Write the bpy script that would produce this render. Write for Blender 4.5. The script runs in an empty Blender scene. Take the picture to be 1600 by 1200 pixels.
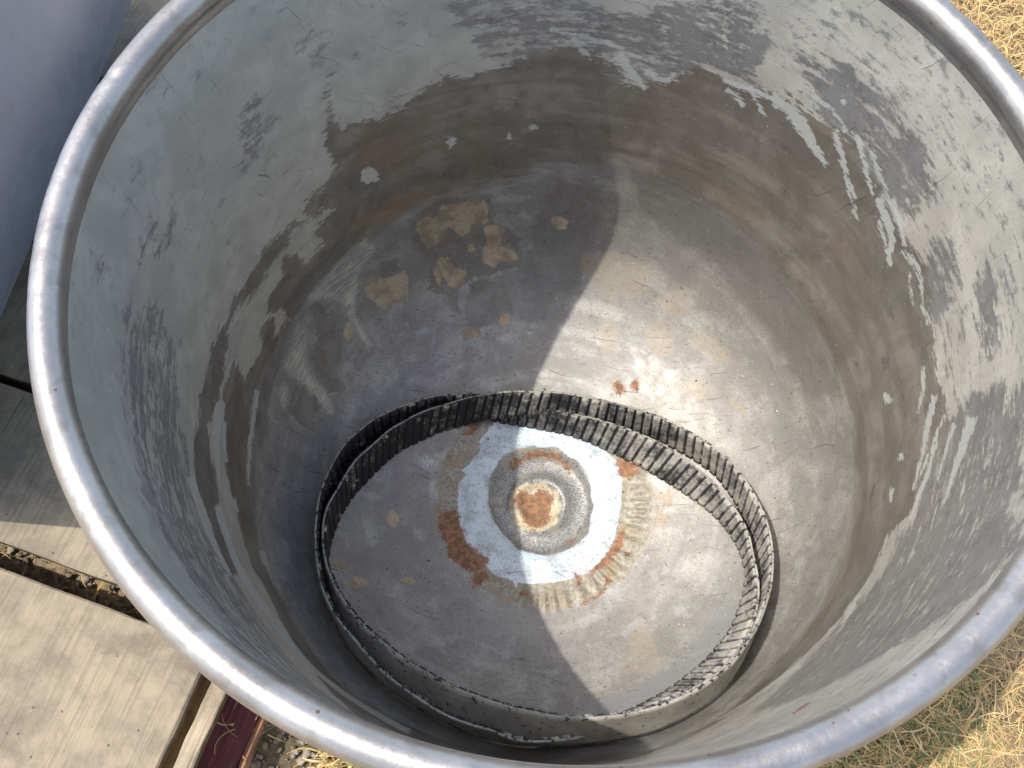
import bpy, math, random
import numpy as np
from mathutils import Vector, Matrix

scene = bpy.context.scene
C = bpy.context.collection
R = math.radians

# ------------------------------------------------------------ camera, light, exposure
cam_data = bpy.data.cameras.new("camera")
cam = bpy.data.objects.new("camera", cam_data); C.objects.link(cam)
right = Vector((0.99050814, 0.13687596, 0.01259336)); up = Vector((-0.13040867, 0.9068301, 0.40081511))
fwd = Vector((-0.04344192, 0.39865292, -0.91607241))
m = Matrix((right, up, -fwd)).transposed().to_4x4()
m.translation = Vector((0.0, -0.31867661, 0.4721897))
cam.matrix_world = m
cam_data.sensor_width = 36.0; cam_data.lens = 1400.0 / 1600.0 * 36.0
cam_data.clip_start = 0.01; cam_data.clip_end = 200
scene.camera = cam

SUN_EL, SUN_AZ = 64.0, -8.0
e, a = R(SUN_EL), R(SUN_AZ)
sun_dir = Vector((-math.cos(a)*math.cos(e), math.sin(a)*math.cos(e), math.sin(e)))
sd = bpy.data.lights.new("sun", 'SUN'); sd.energy = 2.0; sd.angle = R(0.55); sd.color = (1.0, 0.95, 0.86)
sun = bpy.data.objects.new("sun", sd); C.objects.link(sun)
sun.rotation_euler = sun_dir.to_track_quat('Z', 'Y').to_euler()
sun.location = sun_dir * 5
world = bpy.data.worlds.new("World"); scene.world = world; world.use_nodes = True
wn = world.node_tree.nodes; bg = wn["Background"]
sky = wn.new("ShaderNodeTexSky"); sky.sky_type = 'NISHITA'; sky.sun_disc = False
sky.sun_elevation = e; sky.sun_rotation = math.atan2(sun_dir.x, sun_dir.y)
sky.air_density = 1.0; sky.dust_density = 2.5; sky.ozone_density = 0.3
world.node_tree.links.new(sky.outputs[0], bg.inputs[0]); bg.inputs[1].default_value = 0.15
scene.view_settings.view_transform = 'Standard'; scene.view_settings.look = 'None'
scene.view_settings.gamma = 1.0; scene.view_settings.use_curve_mapping = False
scene.view_settings.exposure = 0.97
scene.cycles.max_bounces = 8; scene.cycles.glossy_bounces = 5; scene.cycles.diffuse_bounces = 5
scene.cycles.sample_clamp_indirect = 6.0

# ------------------------------------------------------------ data: outlines of stains, tone patches and painted glints on the bowl's inner
# surface (unrolled: arc length from the centre of the floor, along each bearing, metres) and belt edges (metres)
OUTLINES = {
'floor_zone':[[[0.424,-0.0063],[0.4271,0.0918],[0.3925,0.1985],[0.3076,0.3279],[0.2364,0.388],[0.1629,0.4264],[0.0991,0.4515],[0.0345,0.4655],[-0.018,0.4603],[-0.0686,0.4465],[-0.1406,0.398],[-0.1942,0.3664],[-0.2498,0.3365],[-0.2829,0.3062],[-0.3094,0.2845],[-0.3245,0.2548],[-0.3538,0.2019],[-0.3728,0.1286],[-0.3783,0.0754],[-0.373,0.023],[-0.3636,-0.0452],[-0.3479,-0.1111],[-0.3322,-0.1706],[-0.299,-0.2325],[-0.2462,-0.284],[-0.174,-0.33],[-0.1005,-0.3452],[0.01,-0.3428],[0.1174,-0.3424],[0.2088,-0.3731],[0.2675,-0.295],[0.3275,-0.2278],[0.3792,-0.1591],[0.4138,-0.087]]],
'brown':[[[-0.445,0.2728],[-0.4478,0.2875],[-0.4257,0.3255],[-0.4213,0.3579],[-0.4494,0.3696],[-0.4614,0.4006],[-0.4434,0.4079],[-0.4283,0.406],[-0.421,0.4205],[-0.3712,0.4484],[-0.3341,0.4725],[-0.3207,0.4882],[-0.2957,0.5189],[-0.2631,0.5439],[-0.2203,0.5497],[-0.1943,0.5673],[-0.1682,0.5851],[-0.0841,0.6191],[-0.0313,0.6294],[0.0009,0.6203],[0.0387,0.6104],[0.0597,0.5905],[0.096,0.5829],[0.1125,0.5913],[0.1591,0.5942],[0.205,0.603],[0.2415,0.5872],[0.2777,0.5703],[0.3245,0.5578],[0.3654,0.5407],[0.3973,0.5126],[0.4295,0.4911],[0.4578,0.4736],[0.4858,0.4511],[0.5058,0.4104],[0.5272,0.3635],[0.5478,0.315],[0.5615,0.279],[0.5854,0.2507],[0.6017,0.2136],[0.6008,0.1429],[0.6011,0.1032],[0.6078,0.0368],[0.6177,-0.0144],[0.6128,-0.0673],[0.5811,-0.0983],[0.5523,-0.1462],[0.5051,-0.1539],[0.4799,-0.2091],[0.4289,-0.2585],[0.3775,-0.2816],[0.3053,-0.3244],[0.238,-0.3518],[0.1609,-0.3789],[0.085,-0.379],[-0.0716,-0.6],[-0.1985,-0.5529],[-0.2652,-0.3307],[-0.3134,-0.2484],[-0.3532,-0.2273],[-0.3886,-0.1701],[-0.4271,-0.1322],[-0.4399,-0.0941],[-0.4618,-0.0571],[-0.4787,-0.0355],[-0.4752,0.0043],[-0.4716,0.0193],[-0.432,0.0165],[-0.4221,0.0551],[-0.4034,0.0975],[-0.3822,0.1298],[-0.4085,0.1391],[-0.4361,0.1121],[-0.4459,0.1323],[-0.4404,0.155],[-0.4379,0.1762],[-0.4478,0.202],[-0.4283,0.2158],[-0.4028,0.211],[-0.3901,0.2277],[-0.3815,0.249],[-0.4105,0.2565],[-0.4045,0.2711],[-0.3914,0.2985],[-0.409,0.2926],[-0.4231,0.2756]],[[-0.4337,0.2649],[-0.4548,0.2551],[-0.4728,0.2319],[-0.4872,0.2099],[-0.4973,0.1909],[-0.4955,0.1664],[-0.5052,0.1429],[-0.507,0.1201],[-0.5181,0.1085],[-0.5211,0.0864],[-0.5205,0.0602],[-0.5265,0.0243],[-0.5323,-0.0082],[-0.5277,-0.0499],[-0.5274,-0.0816],[-0.5197,-0.1359],[-0.5168,-0.1711],[-0.5084,-0.2086],[-0.4979,-0.2302],[-0.4768,-0.2564],[-0.4543,-0.2838],[-0.4193,-0.3565],[-0.3947,-0.3127],[-0.4192,-0.2568],[-0.4454,-0.2259],[-0.4437,-0.1881],[-0.4548,-0.1554],[-0.4773,-0.1488],[-0.4929,-0.1141],[-0.4842,-0.0632],[-0.4867,-0.02],[-0.4995,0.0178],[-0.5067,0.0499],[-0.5059,0.0769],[-0.4857,0.1188],[-0.4728,0.1487],[-0.4649,0.1813],[-0.4568,0.2026],[-0.4518,0.2253],[-0.4579,0.2395],[-0.4317,0.2618]],[[-0.3986,0.1008],[-0.3948,0.0868],[-0.4006,0.0752],[-0.4128,0.0744],[-0.4241,0.0787],[-0.4343,0.088],[-0.4346,0.1017],[-0.4286,0.111],[-0.4196,0.1169],[-0.4078,0.1107]]],
'dark':[[[-0.303,0.6243],[-0.2303,0.6012],[-0.1682,0.5851],[-0.0841,0.6191],[-0.0313,0.6294],[0.0387,0.6104],[0.0901,0.5828],[0.1591,0.5942],[0.205,0.603],[0.3,0.578],[0.318,0.6185],[0.2526,0.672],[0.1344,0.678],[0.0527,0.665],[-0.0475,0.673],[-0.1698,0.6573]],[[0.1504,0.656],[0.2313,0.6617],[0.3074,0.6136],[0.2869,0.5957],[0.1818,0.6009],[0.0967,0.6199]],[[0.3783,0.582],[0.4581,0.5415],[0.5474,0.4582],[0.5905,0.3965],[0.6124,0.3181],[0.5821,0.3102],[0.5402,0.3575],[0.4862,0.4225],[0.4292,0.4991]],[[0.4706,0.5222],[0.5043,0.4935],[0.4299,0.4749],[0.4183,0.4946]],[[0.6065,0.2518],[0.6407,0.2155],[0.6329,0.1501],[0.6008,0.1429],[0.5968,0.2026]],[[0.6863,0.1755],[0.6978,0.0966],[0.6835,0.0148],[0.6729,0.0678]],[[0.6165,-0.0358],[0.6756,-0.0342],[0.7226,-0.0761],[0.6982,-0.273],[0.6474,-0.2583],[0.5884,-0.2113],[0.5695,-0.1121]],[[0.5692,-0.1367],[0.6743,-0.2339],[0.673,-0.4036],[0.5789,-0.4676],[0.5025,-0.4731],[0.3928,-0.4714],[0.3234,-0.4074],[0.4121,-0.2884],[0.5051,-0.2352]],[[-0.6967,-0.1255],[-0.6748,-0.0714],[-0.6418,-0.0391],[-0.6102,-0.0676],[-0.5773,-0.1151],[-0.554,-0.1679],[-0.5246,-0.2157],[-0.4864,-0.2545],[-0.4325,-0.3071],[-0.3601,-0.3813],[-0.2759,-0.4892],[-0.1985,-0.5529],[-0.144,-0.8061],[-0.2063,-0.7925],[-0.3128,-0.7066],[-0.4285,-0.5484],[-0.5051,-0.4735],[-0.5701,-0.4028],[-0.6299,-0.2989],[-0.6592,-0.2111],[-0.668,-0.1465]],[[-0.6065,0.305],[-0.5995,0.3288],[-0.5923,0.3452],[-0.5777,0.35],[-0.5619,0.3553],[-0.5418,0.3574],[-0.552,0.3322],[-0.5632,0.3151],[-0.5644,0.2954],[-0.5484,0.2924],[-0.5561,0.2775],[-0.577,0.2814],[-0.5798,0.2649],[-0.6,0.2823]],[[-0.7428,-0.1029],[-0.7389,-0.0894],[-0.7265,-0.0938],[-0.7246,-0.1125],[-0.7333,-0.1219]],[[-0.6993,0.0398],[-0.6908,0.0544],[-0.6806,0.0165],[-0.6912,0.0207]],[[-0.6744,0.077],[-0.6725,0.107],[-0.6629,0.0958],[-0.6562,0.0582],[-0.669,0.0489]],[[-0.4797,0.4263],[-0.4694,0.4381],[-0.4536,0.4181],[-0.4447,0.3954],[-0.4489,0.3717],[-0.4607,0.4055]],[[-0.5139,0.5123],[-0.5399,0.4533],[-0.5489,0.4436],[-0.5469,0.4428],[-0.5364,0.4539],[-0.5098,0.5132]],[[-0.5134,0.4505],[-0.4796,0.4547],[-0.4772,0.4593],[-0.5095,0.458]],[[-0.5874,0.2517],[-0.5673,0.2722],[-0.5335,0.3102],[-0.5365,0.3117],[-0.5704,0.274],[-0.5902,0.2542]],[[-0.6758,0.0133],[-0.6626,0.0611],[-0.6653,0.0604],[-0.6825,0.0114]],[[-0.693,-0.0212],[-0.6963,0.013],[-0.6997,0.0097],[-0.7016,-0.0298]],[[-0.494,0.4927],[-0.4949,0.4903],[-0.498,0.4873],[-0.5021,0.4851],[-0.5063,0.4834],[-0.5071,0.4849],[-0.5074,0.4868],[-0.5038,0.4898],[-0.5,0.4921],[-0.4965,0.4929]]],
'drip':[[[-0.048,0.6316],[-0.0262,0.6219],[-0.0063,0.6139],[-0.0042,0.6158],[-0.0218,0.6257],[-0.0412,0.637]],[[0.0339,0.6174],[0.0712,0.5934],[0.0978,0.5789],[0.1017,0.5817],[0.0817,0.6003],[0.0512,0.6279]],[[0.096,0.5995],[0.1364,0.5849],[0.1604,0.5991],[0.1563,0.6025],[0.136,0.592],[0.1021,0.6079]],[[0.2465,0.57],[0.2661,0.5579],[0.2777,0.5436],[0.2855,0.5459],[0.2722,0.5612],[0.2507,0.574]],[[0.2846,0.5672],[0.3046,0.5446],[0.3196,0.5213],[0.3238,0.5217],[0.3116,0.5458],[0.2943,0.5696]],[[0.3274,0.5481],[0.3412,0.5314],[0.3451,0.5321],[0.3343,0.5493]],[[0.3261,0.5445],[0.3564,0.5236],[0.3762,0.5017],[0.392,0.5068],[0.3691,0.5307],[0.3356,0.5529]],[[0.3679,0.5075],[0.3936,0.4779],[0.4112,0.4535],[0.4287,0.4344],[0.4333,0.4355],[0.4217,0.4551],[0.4096,0.4805],[0.3886,0.512]],[[0.2405,0.5799],[0.2882,0.5634],[0.3356,0.5415],[0.3381,0.5454],[0.2909,0.5685],[0.2432,0.5864]],[[0.4031,0.5281],[0.4377,0.5024],[0.4668,0.4652],[0.4711,0.4658],[0.4422,0.5041],[0.4072,0.5313]],[[0.5404,0.3476],[0.5545,0.3065],[0.5607,0.2727],[0.566,0.2707],[0.5623,0.3042],[0.5507,0.3452]],[[0.5044,0.4263],[0.5247,0.3807],[0.5399,0.3399],[0.5441,0.3391],[0.5302,0.3798],[0.5114,0.4255]],[[-0.0901,0.6391],[-0.0401,0.638],[0.0213,0.6348],[0.0841,0.6184],[0.0857,0.6213],[0.0225,0.6385],[-0.0395,0.6425],[-0.0893,0.6444]],[[-0.1108,0.6249],[-0.0495,0.6275],[-0.001,0.6293],[-0.0012,0.6317],[-0.0496,0.6306],[-0.1108,0.6287]],[[0.4419,0.4741],[0.4576,0.4323],[0.4665,0.3871],[0.4809,0.3428],[0.4854,0.3422],[0.4727,0.386],[0.4657,0.4309],[0.4514,0.4728]],[[0.4567,0.441],[0.4723,0.3938],[0.4799,0.3565],[0.4834,0.3558],[0.4766,0.393],[0.4621,0.4403]],[[0.4813,0.4561],[0.4958,0.4098],[0.5101,0.3618],[0.5156,0.3606],[0.5029,0.4082],[0.4898,0.4542]],[[0.5102,0.3595],[0.53,0.317],[0.5365,0.2937],[0.5326,0.278],[0.534,0.2589],[0.5384,0.257],[0.5404,0.2739],[0.5477,0.2888],[0.5435,0.3147],[0.5263,0.3581]],[[0.5166,0.3286],[0.5266,0.2978],[0.5315,0.2779],[0.5348,0.2771],[0.5309,0.2969],[0.522,0.3276]],[[0.5559,0.2688],[0.5784,0.2377],[0.5851,0.2091],[0.5852,0.1713],[0.5946,0.141],[0.5997,0.1396],[0.5909,0.1688],[0.5915,0.2062],[0.5845,0.2373],[0.5618,0.2703]],[[0.5683,0.2328],[0.5658,0.2109],[0.5698,0.1852],[0.572,0.1843],[0.5686,0.2096],[0.5716,0.2309]],[[0.5768,0.0867],[0.5789,0.0574],[0.5708,0.0321],[0.5659,0.0196],[0.5681,0.0176],[0.5745,0.0288],[0.5841,0.0537],[0.5836,0.0829]],[[0.5195,0.0721],[0.5211,0.0645],[0.5157,0.064],[0.5094,0.0655],[0.5042,0.073],[0.5014,0.0806],[0.5039,0.0855],[0.5101,0.0849],[0.5167,0.0797]],[[0.6156,0.0478],[0.6138,0.0468],[0.6112,0.0471],[0.608,0.0495],[0.6051,0.0529],[0.6047,0.0558],[0.6054,0.058],[0.6086,0.0566],[0.6116,0.0544],[0.6141,0.0513]],[[0.5933,0.0276],[0.5805,-0.0061],[0.5726,-0.0442],[0.5535,-0.1036],[0.5579,-0.1086],[0.5789,-0.0505],[0.5884,-0.0136],[0.6026,0.0184]],[[0.6096,-0.0177],[0.5861,-0.0548],[0.5683,-0.0866],[0.5715,-0.0905],[0.5901,-0.0599],[0.6143,-0.0237]],[[0.6234,-0.0466],[0.6101,-0.0759],[0.595,-0.1231],[0.5979,-0.1269],[0.6142,-0.0813],[0.6288,-0.0538]],[[0.6488,-0.0516],[0.6362,-0.0874],[0.6241,-0.1129],[0.6096,-0.15],[0.5996,-0.1805],[0.6031,-0.1862],[0.6154,-0.1593],[0.6322,-0.1255],[0.6464,-0.1029],[0.6612,-0.0694]],[[0.5934,-0.0497],[0.5762,-0.099],[0.5614,-0.1223],[0.5469,-0.1556],[0.5511,-0.1613],[0.566,-0.1284],[0.581,-0.1051],[0.5986,-0.0554]],[[0.5365,-0.0347],[0.5355,-0.0376],[0.533,-0.0381],[0.5298,-0.037],[0.5272,-0.0325],[0.5265,-0.028],[0.5278,-0.0253],[0.5301,-0.0238],[0.5336,-0.0265],[0.5359,-0.0307]],[[0.509,-0.0659],[0.5076,-0.0919],[0.5116,-0.0954],[0.5195,-0.0747]],[[0.5538,-0.2284],[0.545,-0.2465],[0.5467,-0.2501],[0.5582,-0.2371]],[[0.4564,-0.2471],[0.4357,-0.2726],[0.4394,-0.28],[0.4635,-0.2607]],[[-0.3654,0.3686],[-0.361,0.3762],[-0.3465,0.3803],[-0.334,0.3773],[-0.3363,0.3714],[-0.3263,0.3705],[-0.3345,0.3629],[-0.3495,0.3549],[-0.3598,0.3585]],[[-0.2338,0.4542],[-0.2303,0.4612],[-0.219,0.4638],[-0.2161,0.4594],[-0.2192,0.4515],[-0.223,0.4454],[-0.2293,0.4492]],[[-0.0819,0.5065],[-0.0836,0.5035],[-0.0886,0.5016],[-0.0946,0.5014],[-0.0979,0.5041],[-0.096,0.5074],[-0.0904,0.5097],[-0.0851,0.5087]],[[-0.1235,0.4853],[-0.1232,0.4795],[-0.1268,0.4797],[-0.1301,0.4843],[-0.1299,0.49],[-0.1264,0.4897]],[[-0.4902,-0.0592],[-0.4831,-0.0898],[-0.4764,-0.1197],[-0.4637,-0.1342],[-0.4548,-0.1531],[-0.444,-0.1795],[-0.439,-0.1738],[-0.4457,-0.1436],[-0.4507,-0.121],[-0.4594,-0.1039],[-0.4617,-0.0732],[-0.465,-0.0413]],[[-0.4599,-0.0708],[-0.4476,-0.1051],[-0.4342,-0.1161],[-0.4292,-0.1112],[-0.4401,-0.0984],[-0.4501,-0.0632]],[[-0.5177,-0.2477],[-0.4905,-0.28],[-0.4668,-0.3124],[-0.436,-0.339],[-0.4142,-0.3556],[-0.4081,-0.3393],[-0.428,-0.3189],[-0.4571,-0.2905],[-0.4786,-0.2565],[-0.5044,-0.2229]],[[-0.4527,-0.2258],[-0.4304,-0.2563],[-0.4021,-0.2976],[-0.3669,-0.3238],[-0.3091,-0.3435],[-0.2573,-0.3881],[-0.1807,-0.3687],[-0.1112,-0.3733],[-0.1072,-0.3518],[-0.1728,-0.338],[-0.2395,-0.3318],[-0.2912,-0.3003],[-0.3517,-0.2898],[-0.3866,-0.2679],[-0.4143,-0.2302],[-0.4364,-0.2015]],[[-0.4101,-0.1646],[-0.3905,-0.168],[-0.3834,-0.1597],[-0.394,-0.1458]],[[-0.333,-0.1842],[-0.3085,-0.2073],[-0.2778,-0.2317],[-0.2741,-0.2262],[-0.3017,-0.1982],[-0.3227,-0.1718]],[[-0.4012,0.0186],[-0.3875,-0.0402],[-0.3706,-0.1071],[-0.3637,-0.1025],[-0.3776,-0.035],[-0.3879,0.0243]],[[0.3704,-0.3044],[0.289,-0.3075],[0.2465,-0.3198],[0.2513,-0.3326],[0.2983,-0.3302],[0.3784,-0.3246]],[[0.461,0.5034],[0.461,0.5012],[0.4586,0.5009],[0.4559,0.5014],[0.4538,0.5039],[0.4525,0.5066],[0.4534,0.5084],[0.4555,0.5089],[0.4583,0.5084],[0.4602,0.5057]]],
'painted_glint':[[[-0.3076,0.2817],[-0.3234,0.2531],[-0.3509,0.1979],[-0.3638,0.1725],[-0.3576,0.1593],[-0.3352,0.174],[-0.3024,0.1839],[-0.2776,0.1648],[-0.2576,0.1495],[-0.2396,0.1356],[-0.2346,0.1438],[-0.2512,0.1599],[-0.2713,0.1754],[-0.2777,0.2045],[-0.2863,0.2346],[-0.2756,0.2713]],[[-0.3651,0.1361],[-0.3359,0.128],[-0.3238,0.0971],[-0.3036,0.0788],[-0.2812,0.07],[-0.2615,0.0476],[-0.2687,0.0409],[-0.2963,0.0561],[-0.3326,0.0676],[-0.3597,0.0697],[-0.3562,0.1026]],[[-0.3339,0.0426],[-0.3319,0.033],[-0.3322,0.0234],[-0.338,0.0225],[-0.3448,0.0257],[-0.3502,0.0355],[-0.3522,0.0455],[-0.3501,0.0523],[-0.3451,0.0542],[-0.3387,0.0521]],[[-0.1255,0.0194],[-0.1264,0.0136],[-0.1325,0.0091],[-0.1404,0.007],[-0.1467,0.0099],[-0.1489,0.0145],[-0.1485,0.0199],[-0.1431,0.0242],[-0.1357,0.0253],[-0.1281,0.0247]],[[-0.123,-0.009],[-0.1228,-0.0126],[-0.1249,-0.0147],[-0.1272,-0.0152],[-0.1296,-0.0139],[-0.1308,-0.0105],[-0.1304,-0.0072],[-0.129,-0.0047],[-0.1266,-0.0041],[-0.1242,-0.0055]],[[0.1606,0.0383],[0.1597,0.0279],[0.1539,0.0219],[0.1466,0.0206],[0.1401,0.0267],[0.1361,0.0367],[0.1383,0.0475],[0.144,0.0545],[0.1519,0.0558],[0.1583,0.0487]]],
'tan':[[[-0.2725,0.2177],[-0.2564,0.231],[-0.2451,0.2293],[-0.2323,0.2361],[-0.2198,0.249],[-0.2104,0.2353],[-0.2046,0.2126],[-0.2126,0.2046],[-0.225,0.1988],[-0.2325,0.1925],[-0.2499,0.2007],[-0.2669,0.2048]],[[-0.2283,0.3167],[-0.2204,0.3288],[-0.2027,0.3341],[-0.1993,0.3521],[-0.1817,0.3628],[-0.1623,0.3682],[-0.134,0.3705],[-0.1213,0.3408],[-0.1265,0.3351],[-0.1372,0.3382],[-0.1452,0.3319],[-0.1464,0.3198],[-0.1529,0.309],[-0.1632,0.3168],[-0.1767,0.3213],[-0.1733,0.3024],[-0.1862,0.2903],[-0.1959,0.2836],[-0.2144,0.2971]],[[-0.1225,0.3308],[-0.1122,0.3354],[-0.0944,0.3325],[-0.0962,0.3072],[-0.0774,0.304],[-0.0683,0.2942],[-0.0764,0.285],[-0.092,0.2876],[-0.0972,0.2781],[-0.1165,0.2841],[-0.1176,0.308]],[[-0.1817,0.2639],[-0.1711,0.2796],[-0.1582,0.2777],[-0.1492,0.2682],[-0.1339,0.2652],[-0.1306,0.2463],[-0.1424,0.2396],[-0.1569,0.2476],[-0.1663,0.2558],[-0.1643,0.2409],[-0.1764,0.2519]],[[-0.0083,0.356],[-0.0094,0.349],[-0.0153,0.3455],[-0.0218,0.3428],[-0.0278,0.3466],[-0.0312,0.3528],[-0.0303,0.3599],[-0.0242,0.3632],[-0.018,0.364],[-0.011,0.3626]],[[-0.1861,0.2333],[-0.1864,0.2303],[-0.1878,0.2277],[-0.1906,0.2271],[-0.1932,0.2288],[-0.1951,0.2312],[-0.1945,0.2341],[-0.1934,0.2369],[-0.1905,0.2373],[-0.1879,0.2359]],[[-0.2657,0.1513],[-0.2642,0.1436],[-0.2661,0.1379],[-0.2703,0.137],[-0.2748,0.1415],[-0.2779,0.1474],[-0.2791,0.1541],[-0.2782,0.16],[-0.2739,0.1606],[-0.2694,0.1575]],[[-0.0634,0.2172],[-0.0631,0.2131],[-0.0674,0.2108],[-0.0718,0.2093],[-0.0762,0.211],[-0.0776,0.2148],[-0.0774,0.219],[-0.0739,0.2221],[-0.069,0.2229],[-0.0655,0.2205]],[[-0.1298,0.2985],[-0.1303,0.2957],[-0.1326,0.2936],[-0.136,0.2928],[-0.1393,0.2938],[-0.1412,0.2964],[-0.1404,0.2992],[-0.1384,0.3016],[-0.1349,0.3019],[-0.1314,0.3012]],[[-0.1605,-0.0602],[-0.1596,-0.0668],[-0.1633,-0.0707],[-0.1678,-0.0717],[-0.1721,-0.069],[-0.1749,-0.0637],[-0.1738,-0.0578],[-0.1711,-0.0536],[-0.1669,-0.0512],[-0.1629,-0.0551]],[[-0.1266,-0.1316],[-0.1279,-0.1352],[-0.1321,-0.1386],[-0.1381,-0.1392],[-0.1436,-0.139],[-0.1463,-0.1362],[-0.1442,-0.1325],[-0.1404,-0.1289],[-0.1342,-0.1277],[-0.1298,-0.1293]],[[-0.1797,-0.1469],[-0.1823,-0.1516],[-0.1868,-0.1563],[-0.1943,-0.1583],[-0.2022,-0.1593],[-0.205,-0.1553],[-0.2032,-0.15],[-0.1974,-0.1448],[-0.1893,-0.1425],[-0.1837,-0.1443]],[[-0.2041,-0.1338],[-0.2044,-0.1382],[-0.2103,-0.143],[-0.2183,-0.1455],[-0.2239,-0.1447],[-0.229,-0.1429],[-0.2271,-0.1378],[-0.2208,-0.1328],[-0.2129,-0.1298],[-0.2059,-0.1301]],[[-0.1014,0.1923],[-0.1019,0.1871],[-0.1078,0.1831],[-0.1148,0.1826],[-0.1215,0.1833],[-0.125,0.1877],[-0.1233,0.193],[-0.118,0.1975],[-0.1103,0.1993],[-0.1047,0.1964]]],
'faint':[[[0.0807,0.2124],[0.0791,0.2011],[0.072,0.1932],[0.0621,0.1937],[0.0529,0.1987],[0.0487,0.2097],[0.0497,0.2217],[0.0574,0.2301],[0.0679,0.2292],[0.0779,0.2245]],[[0.1513,0.2135],[0.1485,0.1988],[0.1391,0.1896],[0.1269,0.1892],[0.1173,0.1987],[0.1139,0.2121],[0.1145,0.2261],[0.124,0.2337],[0.1348,0.2326],[0.1447,0.2264]],[[0.1984,0.1544],[0.1945,0.1461],[0.1896,0.1385],[0.181,0.1392],[0.1748,0.1457],[0.1722,0.1543],[0.1735,0.1632],[0.179,0.1701],[0.1878,0.1704],[0.1953,0.1643]],[[0.1218,0.1744],[0.1208,0.1707],[0.1177,0.169],[0.1143,0.1687],[0.1115,0.1706],[0.1103,0.1737],[0.1109,0.177],[0.1135,0.1789],[0.1169,0.1798],[0.1202,0.178]],[[0.2548,0.1075],[0.2485,0.1088],[0.2406,0.1142],[0.233,0.1233],[0.2295,0.1321],[0.2316,0.1363],[0.2366,0.1364],[0.2446,0.132],[0.2516,0.1224],[0.2567,0.1126]],[[0.2196,0.1835],[0.2101,0.1811],[0.197,0.1869],[0.1836,0.1954],[0.1798,0.2064],[0.1793,0.2155],[0.1869,0.2197],[0.2007,0.2147],[0.2133,0.2047],[0.2192,0.1933]],[[0.243,0.083],[0.2424,0.0789],[0.2396,0.0761],[0.2357,0.0772],[0.2319,0.0789],[0.2306,0.0835],[0.2319,0.0877],[0.2352,0.0897],[0.239,0.0905],[0.2426,0.0876]],[[0.1123,0.2788],[0.1091,0.2644],[0.0886,0.2606],[0.0692,0.2596],[0.0498,0.2643],[0.0282,0.2703],[0.0233,0.285],[0.0201,0.2982],[0.0213,0.3132],[0.0394,0.321],[0.0617,0.3196],[0.0821,0.3157],[0.0992,0.3061],[0.1165,0.2934]],[[0.1778,0.2617],[0.1776,0.2498],[0.163,0.243],[0.1459,0.242],[0.1329,0.2494],[0.1299,0.2601],[0.1337,0.2703],[0.1461,0.2768],[0.1622,0.2796],[0.1756,0.2727]],[[0.1524,-0.1643],[0.1493,-0.1812],[0.1439,-0.1956],[0.1341,-0.1951],[0.1257,-0.1841],[0.1217,-0.166],[0.1238,-0.1487],[0.1298,-0.1349],[0.1397,-0.1363],[0.1479,-0.1468]],[[0.1689,-0.1965],[0.1658,-0.2036],[0.1599,-0.2087],[0.1517,-0.2072],[0.1455,-0.203],[0.1412,-0.1969],[0.1442,-0.1903],[0.1503,-0.1864],[0.1582,-0.1847],[0.1651,-0.1893]],[[0.1928,-0.2441],[0.1921,-0.2497],[0.189,-0.2528],[0.1845,-0.2518],[0.181,-0.2472],[0.1797,-0.242],[0.1797,-0.2368],[0.1831,-0.235],[0.187,-0.2345],[0.1904,-0.2386]],[[0.1399,-0.197],[0.1362,-0.2016],[0.1295,-0.2047],[0.1206,-0.2063],[0.1131,-0.2034],[0.1109,-0.1986],[0.1135,-0.1938],[0.1197,-0.1899],[0.1287,-0.1897],[0.1366,-0.1921]]],
'halo':[[[-0.0335,0.4258],[0.0376,0.4242],[0.0403,0.3796],[0.0324,0.3119],[0.0138,0.251],[-0.0016,0.2082],[-0.0252,0.1968],[-0.0478,0.2346],[-0.06,0.2826],[-0.0581,0.3459]],[[0.0828,0.4628],[0.1849,0.4274],[0.2976,0.338],[0.3724,0.2289],[0.4001,0.117],[0.3359,0.1295],[0.2747,0.2357],[0.1936,0.3248],[0.0982,0.387]]],
'film':[[[-0.1198,0.1821],[-0.1202,0.2301],[-0.1311,0.2529],[-0.118,0.2623],[-0.0954,0.2598],[-0.0784,0.2627],[-0.0616,0.2406],[-0.06,0.2203],[-0.0826,0.2124],[-0.0986,0.1913]],[[-0.1514,0.2318],[-0.1409,0.2324],[-0.1313,0.2112],[-0.1412,0.2174]],[[-0.3568,0.1671],[-0.3318,0.1797],[-0.3134,0.1625],[-0.2968,0.1589],[-0.2759,0.131],[-0.2686,0.1232],[-0.285,0.0983],[-0.2619,0.0834],[-0.2732,0.0745],[-0.3064,0.0864],[-0.3204,0.1027],[-0.3164,0.126],[-0.333,0.1471]],[[-0.331,0.0578],[-0.3117,0.0715],[-0.2931,0.0615],[-0.2812,0.0532],[-0.2821,0.0402],[-0.2982,0.0299],[-0.275,0.0134],[-0.298,0.0129],[-0.3283,0.0259]],[[-0.2412,0.3197],[-0.2046,0.3646],[-0.1294,0.379],[-0.1109,0.3377],[-0.0706,0.325],[-0.06,0.2826],[-0.0892,0.2735],[-0.1209,0.255],[-0.1514,0.2318],[-0.1791,0.2341],[-0.205,0.2724],[-0.2261,0.2869]],[[-0.2587,0.249],[-0.2434,0.2564],[-0.2222,0.2502],[-0.2341,0.2329],[-0.2564,0.231]],[[-0.2635,0.0779],[-0.2642,0.0728],[-0.2713,0.068],[-0.2799,0.0645],[-0.2899,0.0631],[-0.2921,0.0678],[-0.2916,0.0731],[-0.2838,0.0783],[-0.2747,0.0822],[-0.2653,0.0826]],[[-0.388,0.0898],[-0.3782,0.1125],[-0.3658,0.0806],[-0.3682,0.0434],[-0.3599,-0.0431],[-0.3826,-0.0002]]],
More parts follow.
